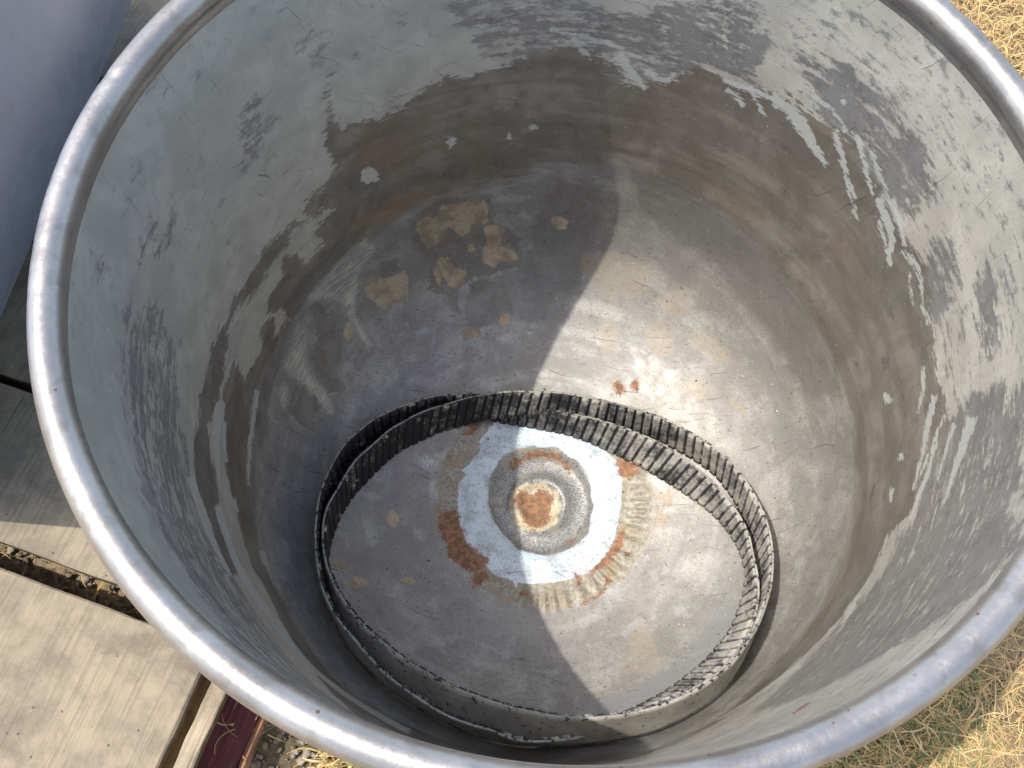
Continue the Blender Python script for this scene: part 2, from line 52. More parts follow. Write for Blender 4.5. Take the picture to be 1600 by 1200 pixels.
'white':[[[-0.0712,0.0701],[-0.0624,0.0824],[-0.0431,0.0897],[-0.0185,0.0876],[0.0219,0.088],[0.0722,0.0675],[0.0935,0.0516],[0.1007,0.0335],[0.1024,-0.0028],[0.0983,-0.0433],[0.0891,-0.0679],[0.0758,-0.0874],[0.0437,-0.1031],[0.0072,-0.112],[-0.0076,-0.1134],[-0.0096,-0.1215],[-0.0154,-0.1115],[-0.0389,-0.1049],[-0.0604,-0.0888],[-0.069,-0.0823],[-0.0818,-0.0646],[-0.0867,-0.0535],[-0.0942,-0.0265],[-0.0951,-0.0021],[-0.089,0.0096],[-0.0945,0.0144],[-0.0827,0.0305],[-0.0765,0.0424],[-0.0801,0.0544]]],
'hub':[[[-0.0588,-0.0124],[-0.0583,0.0163],[-0.0527,0.0321],[-0.0445,0.0417],[-0.0298,0.0515],[-0.0106,0.0585],[0.0172,0.0607],[0.0467,0.0463],[0.0628,0.0211],[0.0703,-0.0065],[0.0663,-0.043],[0.047,-0.0636],[0.0179,-0.0755],[-0.0131,-0.072],[-0.0344,-0.0569],[-0.0507,-0.0355]]],
'hubrim':[[[-0.0317,-0.0205],[-0.0307,-0.0],[-0.015,0.0129],[0.0067,0.016],[0.0253,0.0055],[0.032,-0.0115],[0.0266,-0.0322],[0.0107,-0.048],[-0.0128,-0.0458],[-0.0257,-0.0357]]],
'weld':[[[-0.1144,-0.0505],[-0.1218,-0.0029],[-0.1162,0.0395],[-0.0978,0.0746],[-0.0766,0.0952],[0.0351,0.1131],[0.1067,0.0792],[0.1283,0.0564],[0.1377,0.0166],[0.1406,-0.0232],[0.1334,-0.0596],[0.1135,-0.0927],[0.0827,-0.1217],[0.0401,-0.1384],[-0.0117,-0.1397],[-0.0551,-0.1233],[-0.0901,-0.094]]],
'rust':[[[-0.027,-0.0101],[-0.0214,0.0014],[-0.0088,0.0007],[-0.0042,0.0022],[-0.0001,0.0069],[0.0073,0.0113],[0.0208,0.0032],[0.0207,-0.0211],[0.0136,-0.0397],[0.0005,-0.0463],[-0.0145,-0.0325]],[[-0.1135,-0.0422],[-0.0945,-0.0338],[-0.0867,-0.0535],[-0.0761,-0.0717],[-0.0532,-0.0861],[-0.0475,-0.0986],[-0.0614,-0.1071],[-0.0808,-0.1042],[-0.094,-0.0931],[-0.1,-0.0798],[-0.1101,-0.0617]],[[-0.0571,-0.1103],[-0.0466,-0.1046],[-0.0452,-0.1139],[-0.0533,-0.1206],[-0.0599,-0.1265],[-0.0629,-0.1168]],[[-0.0456,-0.0927],[-0.0462,-0.0953],[-0.0488,-0.0967],[-0.0514,-0.0975],[-0.0539,-0.0964],[-0.0547,-0.0942],[-0.0546,-0.0918],[-0.0524,-0.0901],[-0.0498,-0.09],[-0.0474,-0.0908]],[[-0.0994,0.0593],[-0.0946,0.0701],[-0.0838,0.0788],[-0.081,0.0709],[-0.0887,0.0579]],[[-0.1084,0.0293],[-0.1086,0.0265],[-0.1099,0.024],[-0.1124,0.0234],[-0.1149,0.025],[-0.1157,0.028],[-0.1155,0.0308],[-0.1142,0.0335],[-0.1115,0.0336],[-0.1091,0.0323]],[[0.0039,-0.1241],[0.0033,-0.1271],[0.0017,-0.1294],[-0.0008,-0.1296],[-0.0029,-0.1279],[-0.0036,-0.1252],[-0.0032,-0.1227],[-0.0019,-0.1204],[0.0005,-0.1197],[0.0024,-0.1216]],[[0.0896,0.0512],[0.1012,0.0541],[0.1169,0.0538],[0.1204,0.0395],[0.1089,0.0287],[0.0974,0.0356]],[[0.1087,-0.0326],[0.1082,-0.054],[0.0969,-0.071],[0.0797,-0.0885],[0.0722,-0.0879],[0.0822,-0.075],[0.0957,-0.0577],[0.1034,-0.0411]],[[0.056,-0.0949],[0.0605,-0.1105],[0.0642,-0.1096],[0.0625,-0.0934]],[[0.0964,-0.0925],[0.0841,-0.1134],[0.0661,-0.1273],[0.0682,-0.1304],[0.0876,-0.1169],[0.1013,-0.096]],[[0.1193,-0.0624],[0.1188,-0.0648],[0.1167,-0.0665],[0.1139,-0.0664],[0.1115,-0.0655],[0.1104,-0.0633],[0.111,-0.0608],[0.1134,-0.0595],[0.116,-0.0589],[0.1188,-0.0599]],[[-0.0324,0.0277],[-0.0229,0.0397],[-0.0015,0.0502],[0.0215,0.0471],[0.0359,0.0364],[0.0387,0.0404],[0.0233,0.0522],[-0.0023,0.0558],[-0.0262,0.0449],[-0.0372,0.032]],[[0.0935,0.1472],[0.0934,0.1425],[0.0898,0.1392],[0.0851,0.1399],[0.0813,0.142],[0.0801,0.1461],[0.0796,0.1509],[0.0838,0.1529],[0.0879,0.1532],[0.0923,0.1518]],[[0.1122,0.151],[0.1114,0.147],[0.1087,0.1447],[0.1053,0.1447],[0.1021,0.1463],[0.1005,0.1502],[0.1015,0.1541],[0.1041,0.1564],[0.1075,0.1566],[0.1107,0.1548]],[[0.0508,-0.0536],[0.0504,-0.055],[0.0484,-0.0562],[0.0456,-0.0567],[0.0436,-0.0558],[0.0424,-0.0548],[0.0425,-0.0532],[0.0451,-0.0521],[0.048,-0.0518],[0.0504,-0.0523]],[[-0.0704,-0.1066],[-0.0748,-0.1071],[-0.0816,-0.1033],[-0.0892,-0.0977],[-0.0934,-0.0904],[-0.0931,-0.0854],[-0.0887,-0.084],[-0.0809,-0.0886],[-0.0734,-0.095],[-0.0688,-0.1027]],[[0.4016,-0.5216],[0.3825,-0.5425],[0.3829,-0.5509],[0.4023,-0.5333]]],
'stain':[[[0.0953,0.033],[0.1104,0.0386],[0.1191,-0.0011],[0.1199,-0.0489],[0.1016,-0.0822],[0.0875,-0.0916],[0.1027,-0.0507],[0.1046,-0.0106]],[[0.1605,0.0008],[0.1545,0.0018],[0.1491,0.0066],[0.1458,0.014],[0.1458,0.0213],[0.149,0.0264],[0.1547,0.0264],[0.161,0.0221],[0.1634,0.0136],[0.1643,0.0055]],[[0.1567,-0.0175],[0.1518,-0.0268],[0.1459,-0.0325],[0.1419,-0.0292],[0.141,-0.0216],[0.1415,-0.0119],[0.1462,-0.002],[0.1518,0.0014],[0.156,-0.0005],[0.1581,-0.0069]],[[-0.0563,0.0867],[-0.0547,0.0783],[-0.0605,0.0671],[-0.0703,0.0582],[-0.0797,0.0554],[-0.0876,0.0561],[-0.0905,0.063],[-0.0858,0.0743],[-0.0756,0.0838],[-0.065,0.0877]],[[0.001,-0.1223],[0.059,-0.1067],[0.1022,-0.0899],[0.0822,-0.1155],[0.0321,-0.1332]],[[-0.1202,0.0394],[-0.1195,-0.002],[-0.1156,-0.0343],[-0.1079,-0.0332],[-0.1118,-0.0015],[-0.1122,0.0396]],[[0.0434,0.0332],[0.0565,0.0065],[0.064,-0.0151],[0.06,-0.0456],[0.0474,-0.0618],[0.0545,-0.0676],[0.0687,-0.0488],[0.0735,-0.0143],[0.0655,0.0107],[0.0524,0.038]],[[0.0252,-0.0165],[0.0214,-0.0324],[0.0107,-0.0445],[-0.0058,-0.0494],[-0.0198,-0.039],[-0.0284,-0.024],[-0.026,-0.006],[-0.0109,0.0025],[0.004,0.0056],[0.0189,-0.0008]],[[-0.2337,0.3679],[-0.2389,0.3518],[-0.2485,0.335],[-0.2674,0.3159],[-0.2922,0.299],[-0.3132,0.292],[-0.3325,0.2878],[-0.3331,0.2994],[-0.3205,0.3183],[-0.2986,0.3397],[-0.2722,0.3583],[-0.2508,0.3659]]],
'pale':[[[0.2598,-0.1111],[0.2557,-0.1357],[0.2315,-0.171],[0.1979,-0.2159],[0.15,-0.2463],[0.1091,-0.2655],[0.0918,-0.2682],[0.0881,-0.2502],[0.1345,-0.2307],[0.1747,-0.1966],[0.2047,-0.1559],[0.2213,-0.124]]]}
BELT_EDGES = {
'A':[[[0.2505,-0.0863,-0.5045],[0.25,-0.0974,-0.5008],[0.2489,-0.1085,-0.4965],[0.2473,-0.1197,-0.4913],[0.2452,-0.1309,-0.4856],[0.2426,-0.142,-0.4796],[0.2394,-0.1528,-0.4735],[0.2355,-0.1634,-0.4677],[0.2309,-0.1735,-0.4622],[0.2257,-0.1831,-0.4573],[0.22,-0.1923,-0.4527],[0.214,-0.2012,-0.4479],[0.2077,-0.2096,-0.4435],[0.201,-0.2173,-0.4398],[0.194,-0.2244,-0.4372],[0.1869,-0.2307,-0.4365],[0.1797,-0.2364,-0.4368],[0.1724,-0.2417,-0.4374],[0.1651,-0.2467,-0.4377],[0.1578,-0.2513,-0.438],[0.1505,-0.2556,-0.4387],[0.1431,-0.2595,-0.4397],[0.1357,-0.2629,-0.4409],[0.1282,-0.266,-0.4419],[0.1207,-0.2687,-0.443],[0.1133,-0.2711,-0.4443],[0.1059,-0.2733,-0.4455],[0.0986,-0.2755,-0.446],[0.0915,-0.2776,-0.4462],[0.0843,-0.2794,-0.4465],[0.0772,-0.2809,-0.4474],[0.0702,-0.2822,-0.4488],[0.0633,-0.2837,-0.4497],[0.0564,-0.2851,-0.4503],[0.0495,-0.2863,-0.4511],[0.0426,-0.2872,-0.4525],[0.0357,-0.2878,-0.4544],[0.0288,-0.2881,-0.4564],[0.0219,-0.2882,-0.4585],[0.0149,-0.2884,-0.4601],[0.0079,-0.2884,-0.4617],[0.0009,-0.2881,-0.4635],[-0.0061,-0.2876,-0.4651],[-0.0132,-0.2871,-0.4659],[-0.0203,-0.2867,-0.4659],[-0.0275,-0.2861,-0.4658],[-0.0347,-0.2853,-0.4659],[-0.0419,-0.284,-0.4664],[-0.0492,-0.2825,-0.4671],[-0.0564,-0.2806,-0.468],[-0.0636,-0.2784,-0.4692],[-0.0709,-0.276,-0.4707],[-0.0784,-0.2736,-0.4719],[-0.0859,-0.2709,-0.4731],[-0.0934,-0.268,-0.4744],[-0.1011,-0.2648,-0.4756],[-0.1088,-0.2615,-0.4766],[-0.1166,-0.2579,-0.4775],[-0.1245,-0.254,-0.4785],[-0.1325,-0.2498,-0.4794],[-0.1405,-0.2453,-0.48],[-0.1485,-0.2404,-0.4809],[-0.1564,-0.2349,-0.482],[-0.164,-0.2289,-0.4832],[-0.1713,-0.2223,-0.4846],[-0.1783,-0.2152,-0.4864],[-0.185,-0.2075,-0.4885],[-0.1913,-0.1993,-0.4907],[-0.1973,-0.1907,-0.4932],[-0.2027,-0.1815,-0.4962],[-0.2076,-0.1719,-0.4993],[-0.212,-0.162,-0.5024],[-0.2158,-0.1516,-0.5057],[-0.2189,-0.141,-0.5091],[-0.2215,-0.1301,-0.5126],[-0.2232,-0.119,-0.5163],[-0.2241,-0.1077,-0.5199],[-0.2242,-0.0964,-0.5235],[-0.2236,-0.0851,-0.5271],[-0.2223,-0.0738,-0.5307],[-0.2199,-0.0626,-0.5344],[-0.2168,-0.0517,-0.5379],[-0.2127,-0.0411,-0.5414],[-0.208,-0.0308,-0.5448],[-0.2029,-0.0208,-0.5478],[-0.1977,-0.0111,-0.5505],[-0.1922,-0.0016,-0.553],[-0.1863,0.0075,-0.5553],[-0.1802,0.0163,-0.5573],[-0.1734,0.0246,-0.5593],[-0.1655,0.032,-0.5615],[-0.1571,0.0388,-0.5634],[-0.149,0.0454,-0.5651],[-0.141,0.0519,-0.5666],[-0.1327,0.0579,-0.5679],[-0.1239,0.063,-0.5691],[-0.1149,0.0674,-0.5697],[-0.1058,0.071,-0.5686],[-0.0967,0.074,-0.566],[-0.0877,0.0765,-0.5628],[-0.0787,0.0788,-0.5594],[-0.0698,0.0808,-0.5561],[-0.0608,0.0823,-0.5526],[-0.0518,0.0834,-0.5491],[-0.0428,0.0841,-0.5455],[-0.0339,0.0847,-0.5425],[-0.0251,0.0858,-0.5414],[-0.0163,0.087,-0.5413],[-0.0075,0.0879,-0.5413],[0.0013,0.0884,-0.5413],[0.01,0.0886,-0.5412],[0.0188,0.0887,-0.541],[0.0276,0.0888,-0.5407],[0.0363,0.0885,-0.5404],[0.0451,0.0882,-0.5402],[0.054,0.0882,-0.5409],[0.0631,0.0888,-0.5434],[0.0724,0.0893,-0.5465],[0.0818,0.0896,-0.5495],[0.0914,0.0901,-0.5523],[0.1013,0.0904,-0.5549],[0.1112,0.0899,-0.5574],[0.121,0.0886,-0.5599],[0.1308,0.0868,-0.5618],[0.1406,0.0844,-0.5623],[0.15,0.0805,-0.561],[0.159,0.0757,-0.559],[0.1683,0.0707,-0.5567],[0.1776,0.0655,-0.5541],[0.1867,0.0598,-0.5514],[0.1956,0.0534,-0.5485],[0.2041,0.0464,-0.5454],[0.2116,0.0385,-0.5423],[0.2183,0.0298,-0.5394],[0.2245,0.0206,-0.5364],[0.2302,0.0111,-0.5332],[0.2353,0.0011,-0.53],[0.2396,-0.0092,-0.5268],[0.2433,-0.0198,-0.5236],[0.2461,-0.0307,-0.5205],[0.2481,-0.0417,-0.5174],[0.2494,-0.0528,-0.5143],[0.2503,-0.064,-0.5112],[0.2506,-0.0751,-0.508]],[[0.2547,-0.0686,-0.4556],[0.2537,-0.0801,-0.4517],[0.2521,-0.0916,-0.4472],[0.2499,-0.1031,-0.4419],[0.2463,-0.1145,-0.4362],[0.2421,-0.1257,-0.4302],[0.2377,-0.1365,-0.4242],[0.2331,-0.147,-0.4185],[0.2275,-0.157,-0.4132],[0.2213,-0.1663,-0.4084],[0.2156,-0.1754,-0.4037],[0.2095,-0.1841,-0.3991],[0.2031,-0.1922,-0.3949],[0.1961,-0.1996,-0.3915],[0.1892,-0.2064,-0.3891],[0.1821,-0.2124,-0.3883],[0.1751,-0.218,-0.3885],[0.1682,-0.2231,-0.389],[0.1611,-0.2278,-0.3895],[0.154,-0.2321,-0.39],[0.1468,-0.236,-0.3907],[0.1396,-0.2396,-0.3918],[0.1325,-0.2428,-0.393],[0.1254,-0.2457,-0.3941],[0.1183,-0.2484,-0.3953],[0.1112,-0.2507,-0.3965],[0.1043,-0.253,-0.3976],[0.0973,-0.2549,-0.3982],[0.0903,-0.2566,-0.3987],[0.0834,-0.258,-0.3993],[0.0765,-0.2591,-0.4004],[0.0697,-0.2598,-0.4019],[0.063,-0.2603,-0.4032],[0.0564,-0.2612,-0.4042],[0.0499,-0.2618,-0.4054],[0.0433,-0.262,-0.4072],[0.0368,-0.2618,-0.4094],[0.0304,-0.2614,-0.4119],[0.0239,-0.2606,-0.4144],[0.0175,-0.2602,-0.4165],[0.0111,-0.2598,-0.4184],[0.0047,-0.2593,-0.4204],[-0.0017,-0.2584,-0.4222],[-0.0081,-0.2573,-0.4234],[-0.0145,-0.2565,-0.424],[-0.0209,-0.2554,-0.4244],[-0.0274,-0.2541,-0.425],[-0.0338,-0.2526,-0.4258],[-0.0404,-0.2514,-0.4264],[-0.0471,-0.25,-0.4271],[-0.0539,-0.2482,-0.4281],[-0.0606,-0.2462,-0.4293],[-0.0675,-0.244,-0.4306],[-0.0743,-0.2415,-0.4319],[-0.0811,-0.2386,-0.4332],[-0.0883,-0.2359,-0.4342],[-0.0957,-0.2332,-0.435],[-0.103,-0.2301,-0.4358],[-0.1105,-0.2266,-0.4366],[-0.1179,-0.2228,-0.4374],[-0.1253,-0.2185,-0.4381],[-0.133,-0.2142,-0.4387],[-0.1412,-0.2098,-0.4391],[-0.1493,-0.2049,-0.4396],[-0.1571,-0.1993,-0.4403],[-0.1648,-0.1932,-0.4413],[-0.1726,-0.1865,-0.4426],[-0.1802,-0.1794,-0.4441],[-0.1878,-0.1716,-0.4459],[-0.1946,-0.1631,-0.4483],[-0.201,-0.154,-0.451],[-0.2072,-0.1444,-0.4538],[-0.2121,-0.1342,-0.4569],[-0.2166,-0.1235,-0.4602],[-0.2204,-0.1124,-0.4637],[-0.2231,-0.101,-0.4675],[-0.2246,-0.0893,-0.4712],[-0.2245,-0.0776,-0.475],[-0.2224,-0.066,-0.4788],[-0.2195,-0.0546,-0.4825],[-0.2174,-0.0431,-0.4862],[-0.2147,-0.0318,-0.4899],[-0.2111,-0.0207,-0.4936],[-0.2068,-0.01,-0.4969],[-0.2007,-0.0001,-0.5001],[-0.1946,0.0095,-0.5029],[-0.189,0.0191,-0.5054],[-0.1829,0.0282,-0.5075],[-0.1755,0.0365,-0.5096],[-0.1677,0.0441,-0.5116],[-0.1601,0.0517,-0.5136],[-0.1521,0.0587,-0.5155],[-0.1435,0.0649,-0.5171],[-0.1347,0.0704,-0.5183],[-0.1256,0.0753,-0.5194],[-0.1167,0.08,-0.5204],[-0.1082,0.0847,-0.5207],[-0.0994,0.0882,-0.5196],[-0.0903,0.0906,-0.517],[-0.0811,0.0922,-0.5136],[-0.0721,0.0936,-0.51],[-0.0632,0.0947,-0.5064],[-0.0543,0.0954,-0.5027],[-0.0454,0.0956,-0.4989],[-0.0367,0.0955,-0.4953],[-0.0282,0.0957,-0.4924],[-0.0197,0.0961,-0.4909],[-0.0113,0.0965,-0.4905],[-0.0029,0.0973,-0.4904],[0.0054,0.0981,-0.4903],[0.0136,0.0985,-0.4902],[0.0219,0.0984,-0.49],[0.0302,0.0981,-0.4896],[0.0385,0.0976,-0.4892],[0.0467,0.0969,-0.4891],[0.055,0.0963,-0.49],[0.0635,0.0968,-0.4922],[0.0721,0.0971,-0.4951],[0.0808,0.0971,-0.4981],[0.0897,0.0971,-0.5008],[0.0987,0.097,-0.5033],[0.1078,0.0964,-0.5059],[0.1171,0.0957,-0.5084],[0.1266,0.0946,-0.5102],[0.1358,0.0924,-0.5107],[0.1447,0.0889,-0.5097],[0.1534,0.0846,-0.508],[0.1621,0.0799,-0.5059],[0.1708,0.0749,-0.5034],[0.1794,0.0695,-0.5008],[0.1881,0.0636,-0.498],[0.1964,0.0572,-0.495],[0.2046,0.0503,-0.4921],[0.2123,0.0429,-0.4893],[0.219,0.0345,-0.4865],[0.2252,0.0256,-0.4835],[0.2306,0.0161,-0.4804],[0.2355,0.0063,-0.4773],[0.2402,-0.0037,-0.4743],[0.2448,-0.0138,-0.4713],[0.2485,-0.0242,-0.4684],[0.2512,-0.035,-0.4655],[0.2532,-0.046,-0.4624],[0.2542,-0.0573,-0.4592]]],
'B':[[[0.242,-0.0849,-0.5119],[0.2408,-0.0959,-0.5094],[0.2385,-0.1067,-0.5072],[0.2355,-0.1173,-0.5053],[0.232,-0.1275,-0.5035],[0.2281,-0.1374,-0.5019],[0.2236,-0.147,-0.5005],[0.2182,-0.1559,-0.4997],[0.2122,-0.1643,-0.4996],[0.2062,-0.1724,-0.4992],[0.2001,-0.18,-0.4987],[0.1936,-0.1873,-0.4984],[0.1869,-0.194,-0.4984],[0.1801,-0.2003,-0.4984],[0.1735,-0.2064,-0.4981],[0.1669,-0.2123,-0.4977],[0.1602,-0.2178,-0.4974],[0.1535,-0.2229,-0.497],[0.1466,-0.2277,-0.4968],[0.1398,-0.2322,-0.4965],[0.1332,-0.2366,-0.496],[0.1265,-0.2408,-0.4955],[0.1198,-0.2446,-0.495],[0.113,-0.2482,-0.4946],[0.1064,-0.2518,-0.4938],[0.1001,-0.2556,-0.4922],[0.0937,-0.2594,-0.4905],[0.0873,-0.263,-0.4888],[0.0807,-0.2662,-0.4873],[0.0741,-0.2692,-0.4857],[0.0676,-0.2724,-0.4836],[0.061,-0.2756,-0.4811],[0.0544,-0.2788,-0.4782],[0.0477,-0.2817,-0.4755],[0.0409,-0.2843,-0.4728],[0.034,-0.2866,-0.4704],[0.027,-0.2884,-0.4683],[0.0199,-0.2893,-0.4675],[0.0128,-0.2898,-0.4675],[0.0057,-0.2899,-0.4678],[-0.0014,-0.2897,-0.4683],[-0.0085,-0.2892,-0.4689],[-0.0156,-0.2885,-0.4696],[-0.0227,-0.2875,-0.4706],[-0.0297,-0.2863,-0.4717],[-0.0368,-0.285,-0.4726],[-0.0438,-0.2834,-0.4736],[-0.0509,-0.2816,-0.4747],[-0.0579,-0.2797,-0.4757],[-0.065,-0.2776,-0.4766],[-0.072,-0.2752,-0.4776],[-0.0791,-0.2726,-0.4785],[-0.0864,-0.2702,-0.4789],[-0.0937,-0.2677,-0.479],[-0.101,-0.2649,-0.4791],[-0.1084,-0.2618,-0.4792],[-0.1159,-0.2586,-0.4793],[-0.1233,-0.2549,-0.4797],[-0.1305,-0.2505,-0.4808],[-0.1376,-0.2458,-0.482],[-0.1448,-0.2409,-0.4828],[-0.1523,-0.2361,-0.483],[-0.1599,-0.231,-0.4831],[-0.1672,-0.2253,-0.4836],[-0.174,-0.2188,-0.4851],[-0.1803,-0.2116,-0.4874],[-0.1863,-0.204,-0.4896],[-0.1927,-0.1964,-0.4912],[-0.1992,-0.1886,-0.4923],[-0.2056,-0.1805,-0.4933],[-0.2117,-0.1719,-0.4944],[-0.2171,-0.1627,-0.496],[-0.2221,-0.153,-0.4979],[-0.2266,-0.143,-0.5001],[-0.2304,-0.1325,-0.5024],[-0.2335,-0.1217,-0.5052],[-0.2352,-0.1104,-0.5086],[-0.2362,-0.0991,-0.5122],[-0.2366,-0.0876,-0.5156],[-0.2365,-0.0761,-0.5189],[-0.2361,-0.0645,-0.522],[-0.2351,-0.0529,-0.5248],[-0.2337,-0.0414,-0.5275],[-0.2316,-0.0299,-0.53],[-0.2289,-0.0185,-0.5326],[-0.2255,-0.0072,-0.5351],[-0.221,0.0036,-0.5378],[-0.2151,0.0138,-0.541],[-0.2082,0.0234,-0.5441],[-0.2006,0.0323,-0.5471],[-0.1924,0.0407,-0.55],[-0.1837,0.0483,-0.5528],[-0.1746,0.0554,-0.5554],[-0.1653,0.0618,-0.5578],[-0.1558,0.0678,-0.5599],[-0.1463,0.0734,-0.5618],[-0.1367,0.0784,-0.5635],[-0.1268,0.0827,-0.5651],[-0.1165,0.0859,-0.5667],[-0.1054,0.0871,-0.5685],[-0.0941,0.0871,-0.5702],[-0.0831,0.0867,-0.5716],[-0.0727,0.0862,-0.5727],[-0.0626,0.0855,-0.5737],[-0.0529,0.0846,-0.5745],[-0.0438,0.0846,-0.575],[-0.035,0.0849,-0.5754],[-0.0263,0.0849,-0.5757],[-0.0178,0.0845,-0.576],[-0.0093,0.0838,-0.5762],[-0.001,0.083,-0.5762],[0.0073,0.0826,-0.5762],[0.0154,0.0822,-0.5762],[0.0236,0.0814,-0.5761],[0.0317,0.0803,-0.5759],[0.0397,0.0789,-0.5757],[0.0476,0.0772,-0.5756],[0.0555,0.075,-0.5753],[0.0632,0.0726,-0.5749],[0.0708,0.0699,-0.5746],[0.0784,0.067,-0.5741],[0.0861,0.0641,-0.5736],[0.0937,0.0611,-0.5729],[0.1013,0.0579,-0.5722],[0.1091,0.0547,-0.5713],[0.117,0.0515,-0.5703],[0.1249,0.0479,-0.5692],[0.1328,0.044,-0.568],[0.1407,0.0398,-0.5665],[0.1486,0.0354,-0.5649],[0.157,0.0308,-0.5629],[0.1654,0.0259,-0.5607],[0.1738,0.0207,-0.5582],[0.1825,0.0151,-0.5555],[0.191,0.0089,-0.5523],[0.1995,0.0022,-0.5488],[0.2076,-0.0052,-0.5449],[0.2152,-0.0133,-0.5409],[0.222,-0.0221,-0.5366],[0.2281,-0.0315,-0.5322],[0.2332,-0.0414,-0.5278],[0.2374,-0.0519,-0.5233],[0.2403,-0.0627,-0.519],[0.2418,-0.0738,-0.5151]],[[0.2383,-0.0828,-0.4602],[0.2397,-0.0934,-0.4575],[0.2404,-0.1039,-0.4554],[0.2403,-0.1144,-0.4536],[0.2389,-0.1248,-0.4521],[0.237,-0.135,-0.4507],[0.2338,-0.1449,-0.4497],[0.2303,-0.1545,-0.4493],[0.2266,-0.1637,-0.4494],[0.2211,-0.1724,-0.4493],[0.2152,-0.1807,-0.449],[0.2091,-0.1886,-0.4488],[0.2024,-0.196,-0.4488],[0.1949,-0.2027,-0.4485],[0.1871,-0.2089,-0.448],[0.1792,-0.2147,-0.4473],[0.1714,-0.2201,-0.4467],[0.1637,-0.2251,-0.4461],[0.156,-0.2297,-0.4457],[0.1482,-0.2339,-0.4452],[0.1403,-0.2377,-0.4446],[0.1337,-0.2422,-0.444],[0.1275,-0.2469,-0.4436],[0.1212,-0.2514,-0.4432],[0.1146,-0.2557,-0.4424],[0.1079,-0.2596,-0.441],[0.1011,-0.2633,-0.4392],[0.0942,-0.2668,-0.4374],[0.0872,-0.27,-0.4358],[0.0803,-0.2729,-0.4341],[0.0732,-0.2755,-0.4319],[0.066,-0.2779,-0.4293],[0.0588,-0.28,-0.4265],[0.0517,-0.2818,-0.4237],[0.0445,-0.2836,-0.421],[0.0374,-0.285,-0.4186],[0.0303,-0.2861,-0.4168],[0.0233,-0.2869,-0.4159],[0.0162,-0.2874,-0.4158],[0.0091,-0.2874,-0.4161],[0.0021,-0.286,-0.4166],[-0.0048,-0.2844,-0.4173],[-0.0115,-0.2825,-0.4182],[-0.0184,-0.2815,-0.4191],[-0.0254,-0.2808,-0.4201],[-0.0324,-0.2799,-0.4211],[-0.0394,-0.2787,-0.422],[-0.0464,-0.2774,-0.4231],[-0.0535,-0.2757,-0.424],[-0.0605,-0.2738,-0.425],[-0.0674,-0.2713,-0.426],[-0.0743,-0.2685,-0.4268],[-0.081,-0.2655,-0.4273],[-0.0879,-0.2626,-0.4276],[-0.0948,-0.2594,-0.4278],[-0.1018,-0.2561,-0.428],[-0.1088,-0.2527,-0.4282],[-0.1158,-0.2489,-0.4287],[-0.1229,-0.2447,-0.4297],[-0.1298,-0.2401,-0.4308],[-0.1366,-0.2352,-0.4317],[-0.1434,-0.2301,-0.4321],[-0.1501,-0.2247,-0.4325],[-0.1568,-0.2189,-0.4333],[-0.1643,-0.2131,-0.4345],[-0.172,-0.2069,-0.4363],[-0.1796,-0.2003,-0.4381],[-0.1869,-0.1932,-0.4396],[-0.1934,-0.1854,-0.4407],[-0.1995,-0.1772,-0.4418],[-0.205,-0.1685,-0.4431],[-0.2096,-0.1591,-0.4448],[-0.2139,-0.1495,-0.4468],[-0.2179,-0.1394,-0.449],[-0.2216,-0.1291,-0.4514],[-0.225,-0.1183,-0.4541],[-0.2278,-0.1072,-0.4573],[-0.2302,-0.0958,-0.4606],[-0.2323,-0.0841,-0.4639],[-0.2338,-0.0722,-0.467],[-0.2338,-0.0604,-0.4701],[-0.2331,-0.0486,-0.473],[-0.2316,-0.0368,-0.4757],[-0.2296,-0.0251,-0.4783],[-0.2269,-0.0134,-0.4808],[-0.2229,-0.0022,-0.4834],[-0.2175,0.0085,-0.4862],[-0.2111,0.0185,-0.4894],[-0.2049,0.0287,-0.4924],[-0.1974,0.0379,-0.4954],[-0.1887,0.0461,-0.4983],[-0.1798,0.0538,-0.5011],[-0.1707,0.0609,-0.5037],[-0.1614,0.0675,-0.5061],[-0.1518,0.0735,-0.5083],[-0.1421,0.0789,-0.5102],[-0.132,0.0834,-0.5119],[-0.1213,0.0867,-0.5136],[-0.111,0.0899,-0.5153],[-0.1011,0.0932,-0.517],[-0.0912,0.096,-0.5188],[-0.0808,0.0972,-0.5205],[-0.0702,0.097,-0.5218],[-0.0598,0.0962,-0.5229],[-0.0498,0.0953,-0.5237],[-0.0404,0.095,-0.5241],[-0.0312,0.0942,-0.5244],[-0.0221,0.0929,-0.5245],[-0.0133,0.0911,-0.5246],[-0.0047,0.0892,-0.5249],[0.0036,0.0897,-0.5248],[0.0119,0.0899,-0.5249],[0.0202,0.0898,-0.5249],[0.0284,0.0892,-0.5249],[0.0366,0.0882,-0.5248],[0.0448,0.0873,-0.5247],[0.0531,0.0866,-0.5247],[0.0614,0.0856,-0.5247],[0.0697,0.0842,-0.5247],[0.0781,0.0827,-0.5247],[0.0865,0.0811,-0.5247],[0.0949,0.079,-0.5245],[0.1033,0.0766,-0.5242],[0.1119,0.0741,-0.5238],[0.1204,0.0713,-0.5233],[0.129,0.0681,-0.5225],[0.1378,0.0647,-0.5216],[0.1461,0.0604,-0.5203],[0.1538,0.055,-0.5185],[0.1615,0.0493,-0.5164],[0.1693,0.0435,-0.5139],[0.1769,0.0372,-0.5112],[0.1848,0.0308,-0.5083],[0.1924,0.0238,-0.505],[0.1993,0.0161,-0.5014],[0.2057,0.0077,-0.4974],[0.2118,-0.001,-0.4932],[0.2176,-0.0101,-0.489],[0.2227,-0.0196,-0.4846],[0.2273,-0.0295,-0.4802],[0.2311,-0.0398,-0.4758],[0.2337,-0.0505,-0.4714],[0.235,-0.0614,-0.4674],[0.2366,-0.0722,-0.4635]]]}


